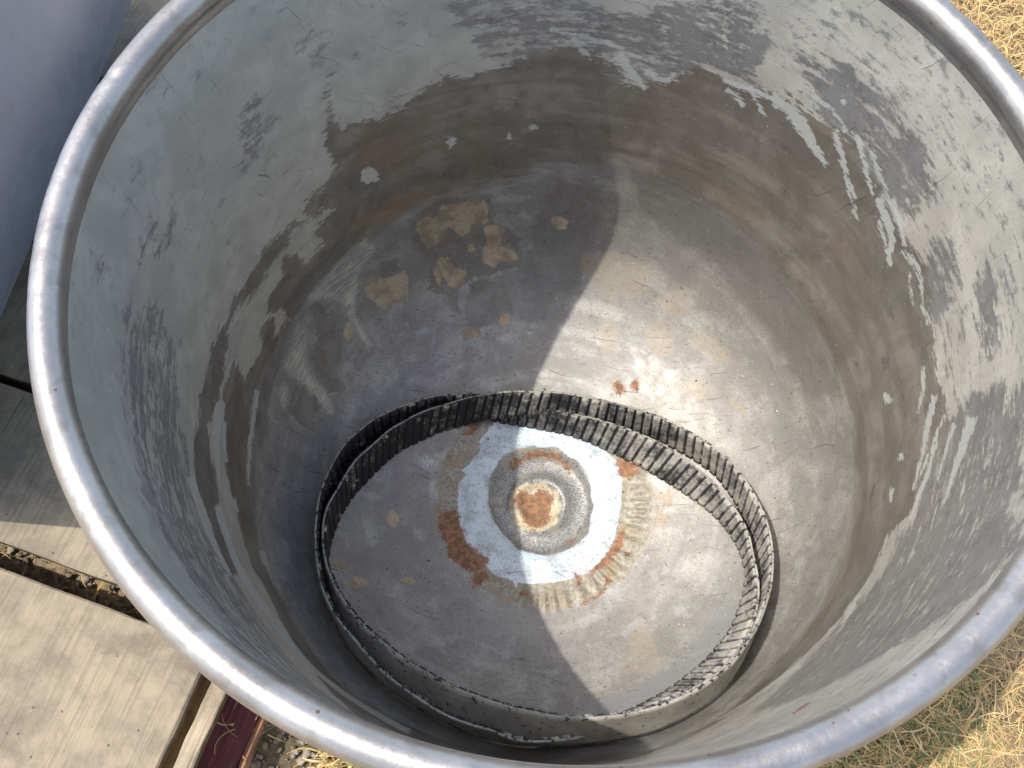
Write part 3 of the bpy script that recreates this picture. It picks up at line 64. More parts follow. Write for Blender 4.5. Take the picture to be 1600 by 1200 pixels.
# ------------------------------------------------------------ node helpers
class G:
    """small shader graph writer"""
    def __init__(s, name, rough=0.5, metal=0.0):
        s.m = bpy.data.materials.new(name); s.m.use_nodes = True
        s.t = s.m.node_tree; s.n = s.t.nodes; s.l = s.t.links
        s.b = s.n["Principled BSDF"]; s.b.inputs["Roughness"].default_value = rough; s.b.inputs["Metallic"].default_value = metal
        s.tc = s.n.new("ShaderNodeTexCoord").outputs["Object"]
    def put(s, sock, v):
        if hasattr(v, "is_linked") or hasattr(v, "links"): s.l.new(v, sock)
        else:
            try: sock.default_value = v
            except Exception: sock.default_value = (*v, 1.0) if len(v) == 3 else v
    def math(s, op, a, b=0.0, clamp=False):
        n = s.n.new("ShaderNodeMath"); n.operation = op; n.use_clamp = clamp
        s.put(n.inputs[0], a); s.put(n.inputs[1], b); return n.outputs[0]
    def vec(s, x, y, z):
        n = s.n.new("ShaderNodeCombineXYZ")
        for i, v in enumerate((x, y, z)): s.put(n.inputs[i], v)
        return n.outputs[0]
    def sep(s, v):
        n = s.n.new("ShaderNodeSeparateXYZ"); s.l.new(v, n.inputs[0]); return n.outputs
    def attr(s, name, what="Fac"):
        n = s.n.new("ShaderNodeAttribute"); n.attribute_name = name; return n.outputs[what]
    def noise(s, vec, scale, detail=4, rough=0.55, dist=0.0):
        n = s.n.new("ShaderNodeTexNoise"); s.l.new(vec, n.inputs["Vector"]); n.inputs["Scale"].default_value = scale
        n.inputs["Detail"].default_value = detail; n.inputs["Roughness"].default_value = rough; n.inputs["Distortion"].default_value = dist
        return n.outputs["Fac"]
    def voro(s, vec, scale, rnd=1.0):
        n = s.n.new("ShaderNodeTexVoronoi"); s.l.new(vec, n.inputs["Vector"]); n.inputs["Scale"].default_value = scale
        n.inputs["Randomness"].default_value = rnd; return n.outputs["Distance"], n.outputs["Color"]
    def maprange(s, v, a, b, c=0.0, d=1.0, smooth=True):
        n = s.n.new("ShaderNodeMapRange"); n.interpolation_type = 'SMOOTHSTEP' if smooth else 'LINEAR'
        s.put(n.inputs["Value"], v)
        for k, x in zip(("From Min", "From Max", "To Min", "To Max"), (a, b, c, d)): n.inputs[k].default_value = x
        return n.outputs[0]
    def mix(s, f, a, b):
        n = s.n.new("ShaderNodeMix"); n.data_type = 'RGBA'
        s.put(n.inputs[0], f); s.put(n.inputs[6], a); s.put(n.inputs[7], b); return n.outputs[2]
    def mixf(s, f, a, b):
        n = s.n.new("ShaderNodeMix"); n.data_type = 'FLOAT'
        s.put(n.inputs[0], f); s.put(n.inputs[2], a); s.put(n.inputs[3], b); return n.outputs[0]
    def mapping(s, vec, scale=(1, 1, 1), rot=(0, 0, 0), loc=(0, 0, 0)):
        n = s.n.new("ShaderNodeMapping"); s.l.new(vec, n.inputs[0])
        n.inputs["Scale"].default_value = scale; n.inputs["Rotation"].default_value = rot; n.inputs["Location"].default_value = loc
        return n.outputs[0]
    def bump(s, h, dist=0.001, strength=1.0):
        n = s.n.new("ShaderNodeBump"); n.inputs["Distance"].default_value = dist; n.inputs["Strength"].default_value = strength
        s.l.new(h, n.inputs["Height"]); s.l.new(n.outputs[0], s.b.inputs["Normal"]); return n
    def set(s, **k):
        for a_, v in k.items(): s.put(s.b.inputs[a_.replace("_", " ")], v)
        return s.m
def K(r, g, b): return (r, g, b, 1.0)

# ------------------------------------------------------------ object helpers
def mesh_obj(name, verts, faces, mat, parent=None, smooth=True):
    me = bpy.data.meshes.new(name)
    if isinstance(verts, np.ndarray) and isinstance(faces, np.ndarray):
        nv, nf, k = len(verts), len(faces), faces.shape[1]
        me.vertices.add(nv); me.vertices.foreach_set("co", verts.astype(np.float32).ravel())
        me.loops.add(nf*k); me.loops.foreach_set("vertex_index", faces.astype(np.int32).ravel())
        me.polygons.add(nf); me.polygons.foreach_set("loop_start", np.arange(0, nf*k, k, dtype=np.int32))
        me.polygons.foreach_set("loop_total", np.full(nf, k, dtype=np.int32))
        me.update(calc_edges=True); me.validate()
    else:
        me.from_pydata([tuple(v) for v in verts], [], [tuple(f) for f in faces]); me.update()
    if smooth: me.polygons.foreach_set("use_smooth", [True]*len(me.polygons))
    for mm in (mat if isinstance(mat, (list, tuple)) else [mat]): me.materials.append(mm)
    o = bpy.data.objects.new(name, me); C.objects.link(o)
    if parent: o.parent = parent
    return o
def thing(name, label, cat, group=None, loc=(0, 0, 0), rotz=0.0):
    o = bpy.data.objects.new(name, None); C.objects.link(o); o.empty_display_size = 0.05
    o.location = loc; o.rotation_euler = (0, 0, rotz)
    tag(o, label, cat, group); return o
def tag(o, label, cat, group=None):
    o["label"] = label; o["category"] = cat
    if group: o["group"] = group
def lathe(pr, nseg, close_profile=False):
    """surface of revolution from an array of (r, z)"""
    n = len(pr); t = np.arange(nseg)/nseg*2*np.pi
    V = np.stack([np.outer(np.cos(t), pr[:, 0]), np.outer(np.sin(t), pr[:, 0]), np.tile(pr[:, 1], (nseg, 1))], -1).reshape(-1, 3)
    i, j = np.meshgrid(np.arange(nseg), np.arange(n if close_profile else n-1), indexing='ij')
    i2 = (i+1) % nseg; j2 = (j+1) % n
    F = np.stack([i*n+j, i2*n+j, i2*n+j2, i*n+j2], -1).reshape(-1, 4)
    return V, F
def fbm(x, y, seed, octaves=4, f0=1.0):
    """cheap smooth noise from sums of sines, -1..1"""
    rng = np.random.RandomState(seed); out = np.zeros_like(x); amp = 1.0; tot = 0
    for o_ in range(octaves):
        for k in range(4):
            an = rng.rand()*6.283; fx, fy = math.cos(an)*f0, math.sin(an)*f0
            out += amp*np.sin(x*fx + y*fy + rng.rand()*6.283)/4
        tot += amp*0.6; amp *= 0.55; f0 *= 2.1
    return out/tot

# ------------------------------------------------------------ setting: ground
g = G("dry_earth", 0.95)
n1 = g.noise(g.tc, 9, 8, 0.65); n2 = g.noise(g.tc, 70, 6, 0.6); n3 = g.noise(g.tc, 2.2, 3)
col = g.mix(g.maprange(n1, .35, .65), K(.24, .175, .10), K(.38, .29, .17))
col = g.mix(g.maprange(n2, .45, .75), col, K(.07, .05, .03))
col = g.mix(g.maprange(n3, .5, .7, 0, .35), col, K(.08, .075, .04))
gx, gy, _ = g.sep(g.tc); bowl_shade = g.maprange(g.math('ADD', g.math('SQRT', g.math('ADD', g.math('MULTIPLY', gx, gx), g.math('MULTIPLY', gy, gy))), g.math('MULTIPLY', n1, .18)), .52, .72, .7, 0)
col = g.mix(bowl_shade, col, K(.075, .065, .035))  # earth painted darker round the bowl to deepen its shadow
g.set(Base_Color=col); g.bump(n2, .01, .8); M_EARTH = g.m
GZ = -0.74
nx = 260
xs = np.concatenate([[-60, -20, -8, -4], np.linspace(-2.2, 2.2, nx), [4, 8, 20, 60]])
X, Y = np.meshgrid(xs, xs, indexing='ij')
Zg = GZ + 0.008*fbm(X, Y, 3, 5, 9.0)*(np.abs(X) < 3)*(np.abs(Y) < 3)
V = np.stack([X, Y, Zg], -1).reshape(-1, 3); n = len(xs)
i, j = np.meshgrid(np.arange(n-1), np.arange(n-1), indexing='ij')
F = np.stack([i*n+j, (i+1)*n+j, (i+1)*n+j+1, i*n+j+1], -1).reshape(-1, 4)
ground = mesh_obj("ground", V, F, M_EARTH); ground["kind"] = "structure"
ground["label"] = "dry bare earth under the pallet and the bowl"

# ------------------------------------------------------------ dried grass (stuff): thin bent blades
g = G("straw", 0.6)
rn = g.attr("tint")
col = g.mix(g.maprange(rn, 0, .8, smooth=False), K(.56, .37, .13), K(.70, .51, .24))
col = g.mix(g.maprange(rn, .88, .93), col, K(.17, .21, .07))
g.set(Base_Color=col); M_STRAW = g.m
rng = np.random.RandomState(11)
def straw_cluster(cx, cy, sx, sy, count, lmin=.03, lmax=.11, green=.04, w=.0008, lift=.02):
    x = cx + (rng.rand(count)-.5)*sx; y = cy + (rng.rand(count)-.5)*sy
    return np.stack([x, y, lmin+(lmax-lmin)*rng.rand(count)**1.6, np.full(count, green), np.full(count, w), np.full(count, lift)], -1)
cl = np.concatenate([straw_cluster(.66, -.22, .62, .5, 11000, .012, .06, w=.0004, lift=.012), straw_cluster(.46, -.19, .26, .34, 2600, .015, .06, .55, .0006, .016), straw_cluster(.95, .85, .8, 1.1, 28000, .015, .06, w=.0005, lift=.015),  # darker green blades beside the bowl also deepen its shadow
                     straw_cluster(.03, -.42, .42, .3, 1100, green=.1), straw_cluster(-.5, -.2, .5, .3, 350, .02, .05, .2),
                     straw_cluster(-.205, -.39, .03, .22, 300, .02, .05, .25), straw_cluster(0, -.9, 3.4, .9, 5000), straw_cluster(1.5, 0, .9, 3, 6000),
                     straw_cluster(0, 1.6, 3.4, .9, 4000), straw_cluster(.3, .6, .6, .6, 1500)])
nb = len(cl); SEG = 5
ang = rng.rand(nb)*6.283; bend = (rng.rand(nb)-.5)*3.2; rise = rng.rand(nb)**2*cl[:, 5]*1.6
tt = np.linspace(0, 1, SEG+1)
px = np.zeros((nb, SEG+1)); py = px.copy()
px[:, 0] = cl[:, 0]; py[:, 0] = cl[:, 1]
for k in range(SEG):
    an = ang + bend*(k/SEG); st = cl[:, 2]/SEG
    px[:, k+1] = px[:, k]+np.cos(an)*st; py[:, k+1] = py[:, k]+np.sin(an)*st
base = rng.rand(nb)**2*cl[:, 5]
pz = GZ + .006 + base[:, None] + rise[:, None]*np.sin(tt*2.6)[None, :] + (rng.rand(nb, SEG+1)-.5)*.002
wd = cl[:, 4][:, None]*(0.5+2.0*rng.rand(nb)[:, None]**4+.5*rng.rand(nb)[:, None])*(1-.6*tt)[None, :]
an = ang[:, None]+bend[:, None]*tt[None, :]
tw = (rng.rand(nb)[:, None]-.5)*1.4
ox = -np.sin(an)*wd*np.cos(tw); oy = np.cos(an)*wd*np.cos(tw); oz = wd*np.sin(tw)
A_ = np.stack([px+ox, py+oy, pz+oz], -1); B_ = np.stack([px-ox, py-oy, pz-oz], -1)
V = np.stack([A_, B_], 2).reshape(-1, 3)
b_ = np.arange(nb)[:, None]*(2*(SEG+1)); k_ = np.arange(SEG)[None, :]*2
F = np.stack([b_+k_, b_+k_+1, b_+k_+3, b_+k_+2], -1).reshape(-1, 4)
straw = mesh_obj("dry_grass", V, F, M_STRAW)
tint = rng.rand(nb)*.86; tint = np.where(rng.rand(nb) < cl[:, 3], 1.0, tint)
at = straw.data.attributes.new("tint", 'FLOAT', 'POINT'); at.data.foreach_set("value", np.repeat(tint, 2*(SEG+1)).astype(np.float32))
straw["kind"] = "stuff"; straw["label"] = "bleached dry grass lying on the earth round the bowl"; straw["category"] = "dry grass"

# gravel and crumbs of earth (stuff)
g = G("pebbles", 0.9)
n1 = g.noise(g.tc, 40, 4); n2 = g.noise(g.tc, 14, 2)
col = g.mix(g.maprange(n1, .4, .6), K(.17, .13, .09), K(.33, .29, .235)); col = g.mix(g.maprange(n2, .5, .6), col, K(.24, .17, .1))
g.set(Base_Color=col); M_PEB = g.m
import itertools
ico = []
phi = (1+5**.5)/2
icv = np.array([(-1, phi, 0), (1, phi, 0), (-1, -phi, 0), (1, -phi, 0), (0, -1, phi), (0, 1, phi), (0, -1, -phi), (0, 1, -phi), (phi, 0, -1), (phi, 0, 1), (-phi, 0, -1), (-phi, 0, 1)], float)
icv /= np.linalg.norm(icv[0])
icf = np.array([(0, 11, 5), (0, 5, 1), (0, 1, 7), (0, 7, 10), (0, 10, 11), (1, 5, 9), (5, 11, 4), (11, 10, 2), (10, 7, 6), (7, 1, 8), (3, 9, 4), (3, 4, 2), (3, 2, 6), (3, 6, 8), (3, 8, 9), (4, 9, 5), (2, 4, 11), (6, 2, 10), (8, 6, 7), (9, 8, 1)])
def pebbles(spec):
    Vs, Fs, off = [], [], 0
    for (cx, cy, sx, sy, cnt, smin, smax) in spec:
        for _ in range(cnt):
            s = smin+(smax-smin)*rng.rand()**2.5
            v = icv*(1+.35*(rng.rand(12, 1)-.5))*s*np.array([1, .6+.4*rng.rand(), .4+.4*rng.rand()])
            t = rng.rand()*6.28; c, s_ = math.cos(t), math.sin(t)
            v = v@np.array([[c, s_, 0], [-s_, c, 0], [0, 0, 1]])
            v += np.array([cx+(rng.rand()-.5)*sx, cy+(rng.rand()-.5)*sy, GZ+.004+s*.15])
            Vs.append(v); Fs.append(icf+off); off += 12
    return np.concatenate(Vs), np.concatenate(Fs)
V, F = pebbles([(-.12, -.42, .55, .34, 1500, .0015, .008), (-.52, -.2, .6, .34, 3200, .001, .0065), (.6, -.25, .6, .5, 500, .001, .005), (.9, .9, .9, 1.1, 500, .002, .009)])
peb = mesh_obj("gravel", V, F, M_PEB, smooth=False); peb["kind"] = "stuff"; peb["label"] = "small stones and crumbs of earth scattered on the ground"; peb["category"] = "gravel"

# ------------------------------------------------------------ pallet
PA = R(-10.95); PZ = -0.6
def wood(name, dark, light, wear, grain_axis, rough=.8):
    g = G(name, rough)
    sc = (260, 7, 30) if grain_axis == 'y' else (7, 260, 30)
    sc2 = (70, 3, 12) if grain_axis == 'y' else (3, 70, 12)
    v1 = g.mapping(g.tc, sc); v2 = g.mapping(g.tc, sc2)
    a1 = g.noise(v1, 1, 4, .6); a2 = g.noise(v2, 1, 3, .6); b1 = g.noise(g.tc, 24, 8, .7); b2 = g.noise(g.tc, 110, 4, .7)
    col = g.mix(g.maprange(b1, .35, .7), light, dark)
    col = g.mix(g.maprange(a1, .48, .68, 0, .42), col, wear)
    col = g.mix(g.maprange(a2, .55, .72, 0, .35), col, dark)
    col = g.mix(g.maprange(b2, .66, .74, 0, .6), col, wear)
    st_ = g.noise(g.tc, 7, 7, .72, .5); col = g.mix(g.maprange(st_, .52, .66, 0, .55), col, wear); col = g.mix(g.maprange(g.noise(g.tc, 300, 4, .7), .62, .70, 0, .5), col, wear)
    kn, _ = g.voro(g.mapping(g.tc, (1, .55, 1) if grain_axis == 'y' else (.55, 1, 1)), 6.5); col = g.mix(g.maprange(kn, .04, .09, .55, 0), col, wear)
    crk = g.noise(g.mapping(g.tc, (140, 3.2, 20) if grain_axis == 'y' else (3.2, 140, 20)), 1, 3, .5, .2); col = g.mix(g.maprange(crk, .70, .73, 0, .75), col, K(.07, .055, .04))
    sp, _ = g.voro(g.tc, 38); col = g.mix(g.maprange(sp, .045, .07, .75, 0), col, K(.035, .03, .028))
    g.set(Base_Color=col); g.bump(g.math('ADD', a1, g.math('MULTIPLY', b2, .6)), .0012, .7); return g.m
M_DECK = wood("weathered_board", K(.20, .165, .115), K(.33, .27, .18), K(.125, .10, .07), 'y')
M_END = wood("sawn_end", K(.16, .10, .045), K(.26, .17, .08), K(.07, .05, .03), 'x')
M_BATTEN = wood("batten_wood", K(.30, .25, .17), K(.42, .34, .23), K(.14, .11, .07), 'y')
def slab(name, x0, x1, y0, y1, z0, z1, mats, parent, seed, bev=.0025, res=.02, wob=.0012):
    """board with slightly worn outline: rounded edges, wavy sides, own end material"""
    nxs = max(2, int((x1-x0)/res)); nys = max(2, int((y1-y0)/res))
    r_ = np.random.RandomState(seed)
    xs = np.concatenate([[x0, x0+bev], np.linspace(x0+bev, x1-bev, nxs+1)[1:-1], [x1-bev, x1]])
    ys = np.concatenate([[y0, y0+bev], np.linspace(y0+bev, y1-bev, nys+1)[1:-1], [y1-bev, y1]])
    X, Y = np.meshgrid(xs, ys, indexing='ij'); a_, b_ = X.shape
    Z = np.full_like(X, z1)
    edge = np.zeros_like(X); edge[0, :] = 1; edge[-1, :] = 1; edge[:, 0] = 1; edge[:, -1] = 1
    Z -= edge*bev*(.7+.6*r_.rand(a_, b_)) ; Z += .0006*fbm(X, Y, seed, 3, 25)
    X = X + edge*wob*fbm(X*3, Y*3, seed+1, 3, 20); Y = Y + edge*wob*fbm(X*3, Y*3, seed+2, 3, 20)
    top = np.stack([X, Y, Z], -1).reshape(-1, 3)
    ring = [(i, 0) for i in range(a_)]+[(a_-1, j) for j in range(1, b_)]+[(i, b_-1) for i in range(a_-2, -1, -1)]+[(0, j) for j in range(b_-2, 0, -1)]
    ri = [i*b_+j for i, j in ring]; bot = top[ri].copy(); bot[:, 2] = z0
    V = np.concatenate([top, bot]); nt = len(top); F = []
    for i in range(a_-1):
        for j in range(b_-1): F.append((i*b_+j, (i+1)*b_+j, (i+1)*b_+j+1, i*b_+j+1))
    ntop = len(F); nr = len(ri)
    for k in range(nr): F.append((ri[k], nt+k, nt+(k+1) % nr, ri[(k+1) % nr]))
    F.append(tuple(range(nt+nr-1, nt-1, -1)))
    o = mesh_obj(name, V, F, mats, parent, smooth=False)
    for p in o.data.polygons: p.material_index = 0 if p.index < ntop else 1
    return o
pallet = thing("wooden_pallet", "weathered wooden pallet of wide grey boards carrying the big steel bowl", "pallet", loc=(0, 0, 0), rotz=PA)
DT = .045
slab("deck_board", -1.9, .28, .414, .80, PZ-DT, PZ, [M_DECK, M_END], pallet, 21)
slab("deck_board", -1.9, .28, .128, .400, PZ-DT, PZ, [M_DECK, M_END], pallet, 22)
slab("deck_board", -1.9, .28, -.068, .118, PZ-DT, PZ, [M_DECK, M_END], pallet, 23)
slab("deck_board", -1.9, .28, -.262, -.080, PZ-DT, PZ, [M_DECK, M_END], pallet, 24)
slab("deck_board", -1.9, -.297, -.75, -.290, PZ-DT, PZ, [M_DECK, M_END], pallet, 25)
slab("end_batten", -.285, -.264, -.75, -.268, PZ-.024, PZ-.010, [M_BATTEN, M_END], pallet, 26, .0015)
for k, (x0, x1) in enumerate(((-1.75, -1.65), (-1.05, -.95), (.02, .12))):
    slab("stringer", x0, x1, -.262 if k == 2 else -.75, .80, GZ+.002, PZ-DT-.002, [M_BATTEN, M_END], pallet, 30+k)
slab("stringer", -.36, -.299, -.75, .80, GZ+.002, PZ-DT-.002, [M_END, M_END], pallet, 35)

g = G("red_paint_wood", .55)
v1 = g.mapping(g.tc, (300, 12, 30)); a1 = g.noise(v1, 1, 4, .6); b1 = g.noise(g.tc, 30, 5, .6)
col = g.mix(g.maprange(a1, .4, .7), K(.13, .022, .022), K(.22, .05, .045)); col = g.mix(g.maprange(b1, .58, .75, 0, .5), col, K(.30, .11, .08))
sp, _ = g.voro(g.tc, 45); col = g.mix(g.maprange(sp, .03, .05, .8, 0), col, K(.5, .46, .42))
g.set(Base_Color=col); g.bump(a1, .001, .6); M_RED = g.m
M_ORANGE = wood("sunlit_red_tint", K(.30, .14, .07), K(.46, .24, .12), K(.2, .09, .05), 'y')  # orange tone stands for the red board's edge in sunlight
red = thing("red_board", "dark red painted board lying under the pallet's cut end", "board", loc=(0, 0, 0), rotz=PA)
slab("painted_face", -.297, -.246, -.80, -.12, GZ+.003, GZ+.014, [M_RED, M_ORANGE], red, 41, .003)
slab("sunlit_edge", -.2455, -.234, -.80, -.12, GZ+.003, GZ+.017, [M_ORANGE, M_ORANGE], red, 42, .003, wob=.003)  # separate strip coloured as the board's sunlit edge

# ------------------------------------------------------------ bowl: shapes
Z0, ZF, RW, RT, NE = -.36, -.58, .31, .316, 2.6
th = np.linspace(0, math.pi/2, 4000)
qr = np.append(RW*np.sin(th)**(2/NE), RT); qz = np.append(Z0-(Z0-ZF)*np.cos(th)**(2/NE), 0.0)
qs = np.concatenate([[0], np.cumsum(np.hypot(np.diff(qr), np.diff(qz)))])
def smin_sdf(X, Y, polys):
    """signed distance to a union of closed outlines, positive inside, metres"""
    out = np.full(X.shape, -1.0)
    for poly in polys:
        p = np.array(poly); q = np.roll(p, -1, axis=0); mr = .06
        sel = (X > p[:, 0].min()-mr) & (X < p[:, 0].max()+mr) & (Y > p[:, 1].min()-mr) & (Y < p[:, 1].max()+mr)
        x, y = X[sel], Y[sel]; d = np.full(x.shape, 1e9); ins = np.zeros(x.shape, bool)
        for (x0, y0), (x1, y1) in zip(p, q):
            ex, ey = x1-x0, y1-y0; L = ex*ex+ey*ey+1e-12
            t = np.clip(((x-x0)*ex+(y-y0)*ey)/L, 0, 1)
            d = np.minimum(d, (x-x0-t*ex)**2+(y-y0-t*ey)**2)
            if y0 != y1:
                c = ((y0 > y) != (y1 > y)) & (x < ex*(y-y0)/ey+x0); ins ^= c
        s = np.sqrt(d)*np.where(ins, 1, -1)
        out[sel] = np.maximum(out[sel], s)
    return np.clip(out, -.06, .06)
NS, NP = 1000, 430
ss = np.linspace(0.0008, qs[-1], NP)
pr = np.stack([np.interp(ss, qs, qr), np.interp(ss, qs, qz)], -1)
Vi, Fi = lathe(pr, NS)
S_ = np.tile(ss, NS); T_ = np.repeat(np.arange(NS)/NS*2*np.pi, NP)
MX, MY = S_*np.cos(T_), S_*np.sin(T_)
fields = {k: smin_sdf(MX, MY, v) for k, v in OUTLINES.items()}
# relief: hammered unevenness of the sheet, the ring weld and the dished hub
hx, hy = Vi[:, 0]-.006, Vi[:, 1]+.011; hr = np.hypot(hx, hy); ha = np.arctan2(hy, hx)
dz = np.zeros(len(Vi))
dz += .0024*np.exp(-((hr-.118-.003*np.sin(3*ha))/.010)**2)*(1+.7*np.sin(ha*52+2*np.sin(ha*9))*np.clip(np.cos(ha+.5)*2, 0, 1))
dz += .0042*np.exp(-((hr-.083)/.014)**2)
dz -= .0095*(1-1/(1+np.exp(-(hr-.062)/.0030)))
dz += .0065*np.exp(-((hr-.030)/.008)**2)
dz += .0007*fbm(hx, hy, 5, 4, 120)*(hr < .075)
Vi[:, 2] += dz
un = .0011*fbm(T_*9, S_*30, 8, 4, 1.0)*np.clip((S_-.15)/.1, 0, 1)*np.clip((qs[-1]-.05-S_)/.12, 0, 1)
rad = np.hypot(Vi[:, 0], Vi[:, 1]); Vi[:, 0] *= 1-un/np.maximum(rad, .05); Vi[:, 1] *= 1-un/np.maximum(rad, .05)

# ------------------------------------------------------------ bowl: inner surface material
g = G("worn_steel_inside", .5, .6)
pos = g.tc; sx, sy, sz = g.sep(pos); sarc = g.attr("arc"); mapv = g.attr("unrolled", "Vector")
circ = g.vec(g.math('MULTIPLY', sx, 16), g.math('MULTIPLY', sy, 16), g.math('MULTIPLY', sarc, 130))
circ2 = g.vec(g.math('MULTIPLY', sx, 30), g.math('MULTIPLY', sy, 30), g.math('MULTIPLY', sarc, 420))
st1 = g.noise(circ, 1, 5, .6); st2 = g.noise(circ2, 1, 4, .6)
iso = g.noise(pos, 45, 8, .62); fine = g.noise(pos, 240, 5, .65); big = g.noise(pos, 9, 5, .6, .4); mid = g.noise(pos, 22, 6, .62, .6)
c = lambda v, k: g.math('MULTIPLY', g.math('SUBTRACT', v, .5), k)
ragS = g.math('ADD', c(st1, .045), g.math('ADD', c(st2, .02), c(fine, .010)))
ragI = g.math('ADD', c(iso, .022), c(fine, .008))
def layer(name, rag=None, w=.0008, k=1.0, lo=0.0):
    v = g.attr("m_"+name)
    if rag is not None: v = g.math('ADD', v, g.math('MULTIPLY', rag, k))
    return g.maprange(v, lo-w, lo+w)
# bare floor steel, brushed and blotched
fl = g.mix(g.maprange(mid, .38, .64), K(.345, .332, .300), K(.51, .495, .452))
fl = g.mix(g.maprange(big, .45, .68, 0, .6), fl, K(.29, .265, .23))
fl = g.mix(g.maprange(st2, .55, .72, 0, .3), fl, K(.18, .175, .175))
grn = g.noise(pos, 620, 3, .7); fl = g.mix(g.maprange(grn, .35, .7, 0, .55), fl, K(.20, .195, .19)); fl = g.mix(g.maprange(iso, .36, .46, .35, 0), fl, K(.56, .56, .56))
fl = g.mix(g.maprange(fine, .60, .68, 0, .5), fl, K(.17, .16, .155))
bnd = g.noise(g.vec(g.math('MULTIPLY', sx, 3), g.math('MULTIPLY', sy, 3), g.math('MULTIPLY', sarc, 34)), 1, 4, .6)
fl = g.mix(g.maprange(bnd, .40, .62, 0, .55), fl, K(.27, .262, .25)); fl = g.mix(g.maprange(bnd, .30, .42, .35, 0), fl, K(.50, .495, .48))
# brown cooked-on film
br = g.mix(g.maprange(mid, .35, .65), K(.215, .193, .158), K(.33, .302, .255))
br = g.mix(g.maprange(big, .5, .7, 0, .6), br, K(.235, .178, .12))
br = g.mix(g.maprange(st1, .55, .7, 0, .35), br, K(.32, .30, .27))
br = g.mix(g.maprange(iso, .57, .70, 0, .55), br, K(.11, .095, .08)); br = g.mix(g.maprange(bnd, .42, .6, 0, .5), br, K(.16, .14, .12)); br = g.mix(g.maprange(fine, .58, .68, 0, .4), br, K(.30, .28, .25))
# pale dull coat high on the wall, with dark rubbed-through patches
ct = g.mix(g.maprange(mid, .35, .68), K(.45, .43, .365), K(.57, .545, .465))
ct = g.mix(g.maprange(iso, .56, .7, 0, .22), ct, K(.24, .24, .235))
dk = g.mix(g.maprange(iso, .4, .62), K(.17, .165, .165), K(.25, .245, .24))
dkf = g.math('MULTIPLY', g.attr("m_dark"), 9.0)
dkf = g.math('MINIMUM', g.math('MAXIMUM', dkf, -.135), .050)
rub = g.math('ADD', g.math('ADD', g.math('MULTIPLY', st1, .55), g.math('MULTIPLY', iso, .45)), dkf)
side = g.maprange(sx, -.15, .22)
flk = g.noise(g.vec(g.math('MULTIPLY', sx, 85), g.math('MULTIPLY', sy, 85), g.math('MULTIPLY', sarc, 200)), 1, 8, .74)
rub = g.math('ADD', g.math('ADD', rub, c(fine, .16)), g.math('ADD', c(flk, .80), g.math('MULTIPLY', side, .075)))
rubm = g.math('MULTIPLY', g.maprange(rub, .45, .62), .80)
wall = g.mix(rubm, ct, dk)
brm = layer("brown", g.math('ADD', ragS, c(flk, .09)), .0022, .55)
wall = g.mix(brm, wall, br)
drm = layer("drip", g.math('ADD', c(fine, .010), g.math('ADD', c(st2, .016), c(flk, .02))), .0007)
wall = g.mix(drm, wall, K(.56, .575, .53))
flm = layer("floor_zone", g.math('ADD', g.math('MULTIPLY', ragI, 1.5), g.math('ADD', c(st1, .06), c(big, .05))), .013, 1.0)
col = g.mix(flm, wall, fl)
metal = g.mixf(flm, g.mixf(brm, g.mixf(rubm, .22, .45), .38), .42)
rough = g.mixf(flm, g.mixf(brm, g.mixf(rubm, .50, .44), .48), .60)
def over(name, color, rag, k, w, mt, rg, amount=1.0):
    global col, metal, rough
    f = layer(name, rag, w, k)
    if amount != 1.0: f = g.math('MULTIPLY', f, amount)
    col = g.mix(f, col, color); metal = g.mixf(f, metal, mt); rough = g.mixf(f, rough, rg)
    return f
over("film", g.mix(g.maprange(iso, .4, .65), K(.20, .187, .16), K(.29, .272, .24)), g.math('ADD', ragI, c(mid, .03)), 1.3, .0020, .4, .5, .8)
over("halo", K(.19, .18, .165), g.math('MULTIPLY', ragI, 1.5), 1.0, .010, .35, .5, .6)
over("stain", K(.34, .22, .125), g.math('MULTIPLY', ragI, 2.2), 1.0, .006, .2, .55, .45)
over("faint", K(.40, .34, .25), g.math('MULTIPLY', ragI, 2.0), 1.0, .003, .2, .55, .45)
over("painted_glint", g.mix(g.maprange(g.math('ADD', g.math('MULTIPLY', st2, .6), g.math('MULTIPLY', iso, .4)), .42, .56), K(.66, .64, .55), K(.36, .35, .32)), g.math('ADD', ragI, c(st2, .03)), 1.2, .003, .35, .4, .85)  # sunlight bounced onto the floor, put in as pale colour
over("pale", K(.40, .41, .41), c(iso, .003), 1.0, .0012, .55, .42, .7)
over("tan", g.mix(g.maprange(iso, .4, .62), K(.33, .26, .17), K(.52, .42, .285)), ragI, .8, .0006, .1, .6, .9)
wl = g.mix(g.maprange(fine, .4, .62), K(.27, .25, .19), K(.43, .40, .33)); wl = g.mix(g.maprange(iso, .5, .62, 0, .7), wl, K(.33, .26, .16))
over("weld", wl, ragI, .4, .0012, .15, .6, .85)
over("white", g.mix(g.maprange(iso, .45, .66), K(.64, .75, .83), K(.45, .51, .55)), ragI, .45, .0008, 0, .45)
wdm = g.math('MULTIPLY', layer("white", ragI, .0008, .45), g.maprange(g.noise(pos, 300, 5, .75), .57, .62, 0, .75)); col = g.mix(wdm, col, K(.22, .19, .15))
hb = g.mix(g.maprange(grn, .34, .60), K(.10, .10, .11), K(.36, .36, .345)); hb = g.mix(g.maprange(iso, .5, .62, 0, .6), hb, K(.42, .39, .31))
over("hub", hb, ragI, .5, .0015, .3, .5)
over("hubrim", g.mix(g.maprange(fine, .4, .6), K(.50, .42, .27), K(.62, .56, .42)), ragI, .6, .0020, .1, .6)
over("rust", K(.36, .26, .16), g.math('MULTIPLY', ragI, 2.0), 1.0, .007, .1, .6, .35)
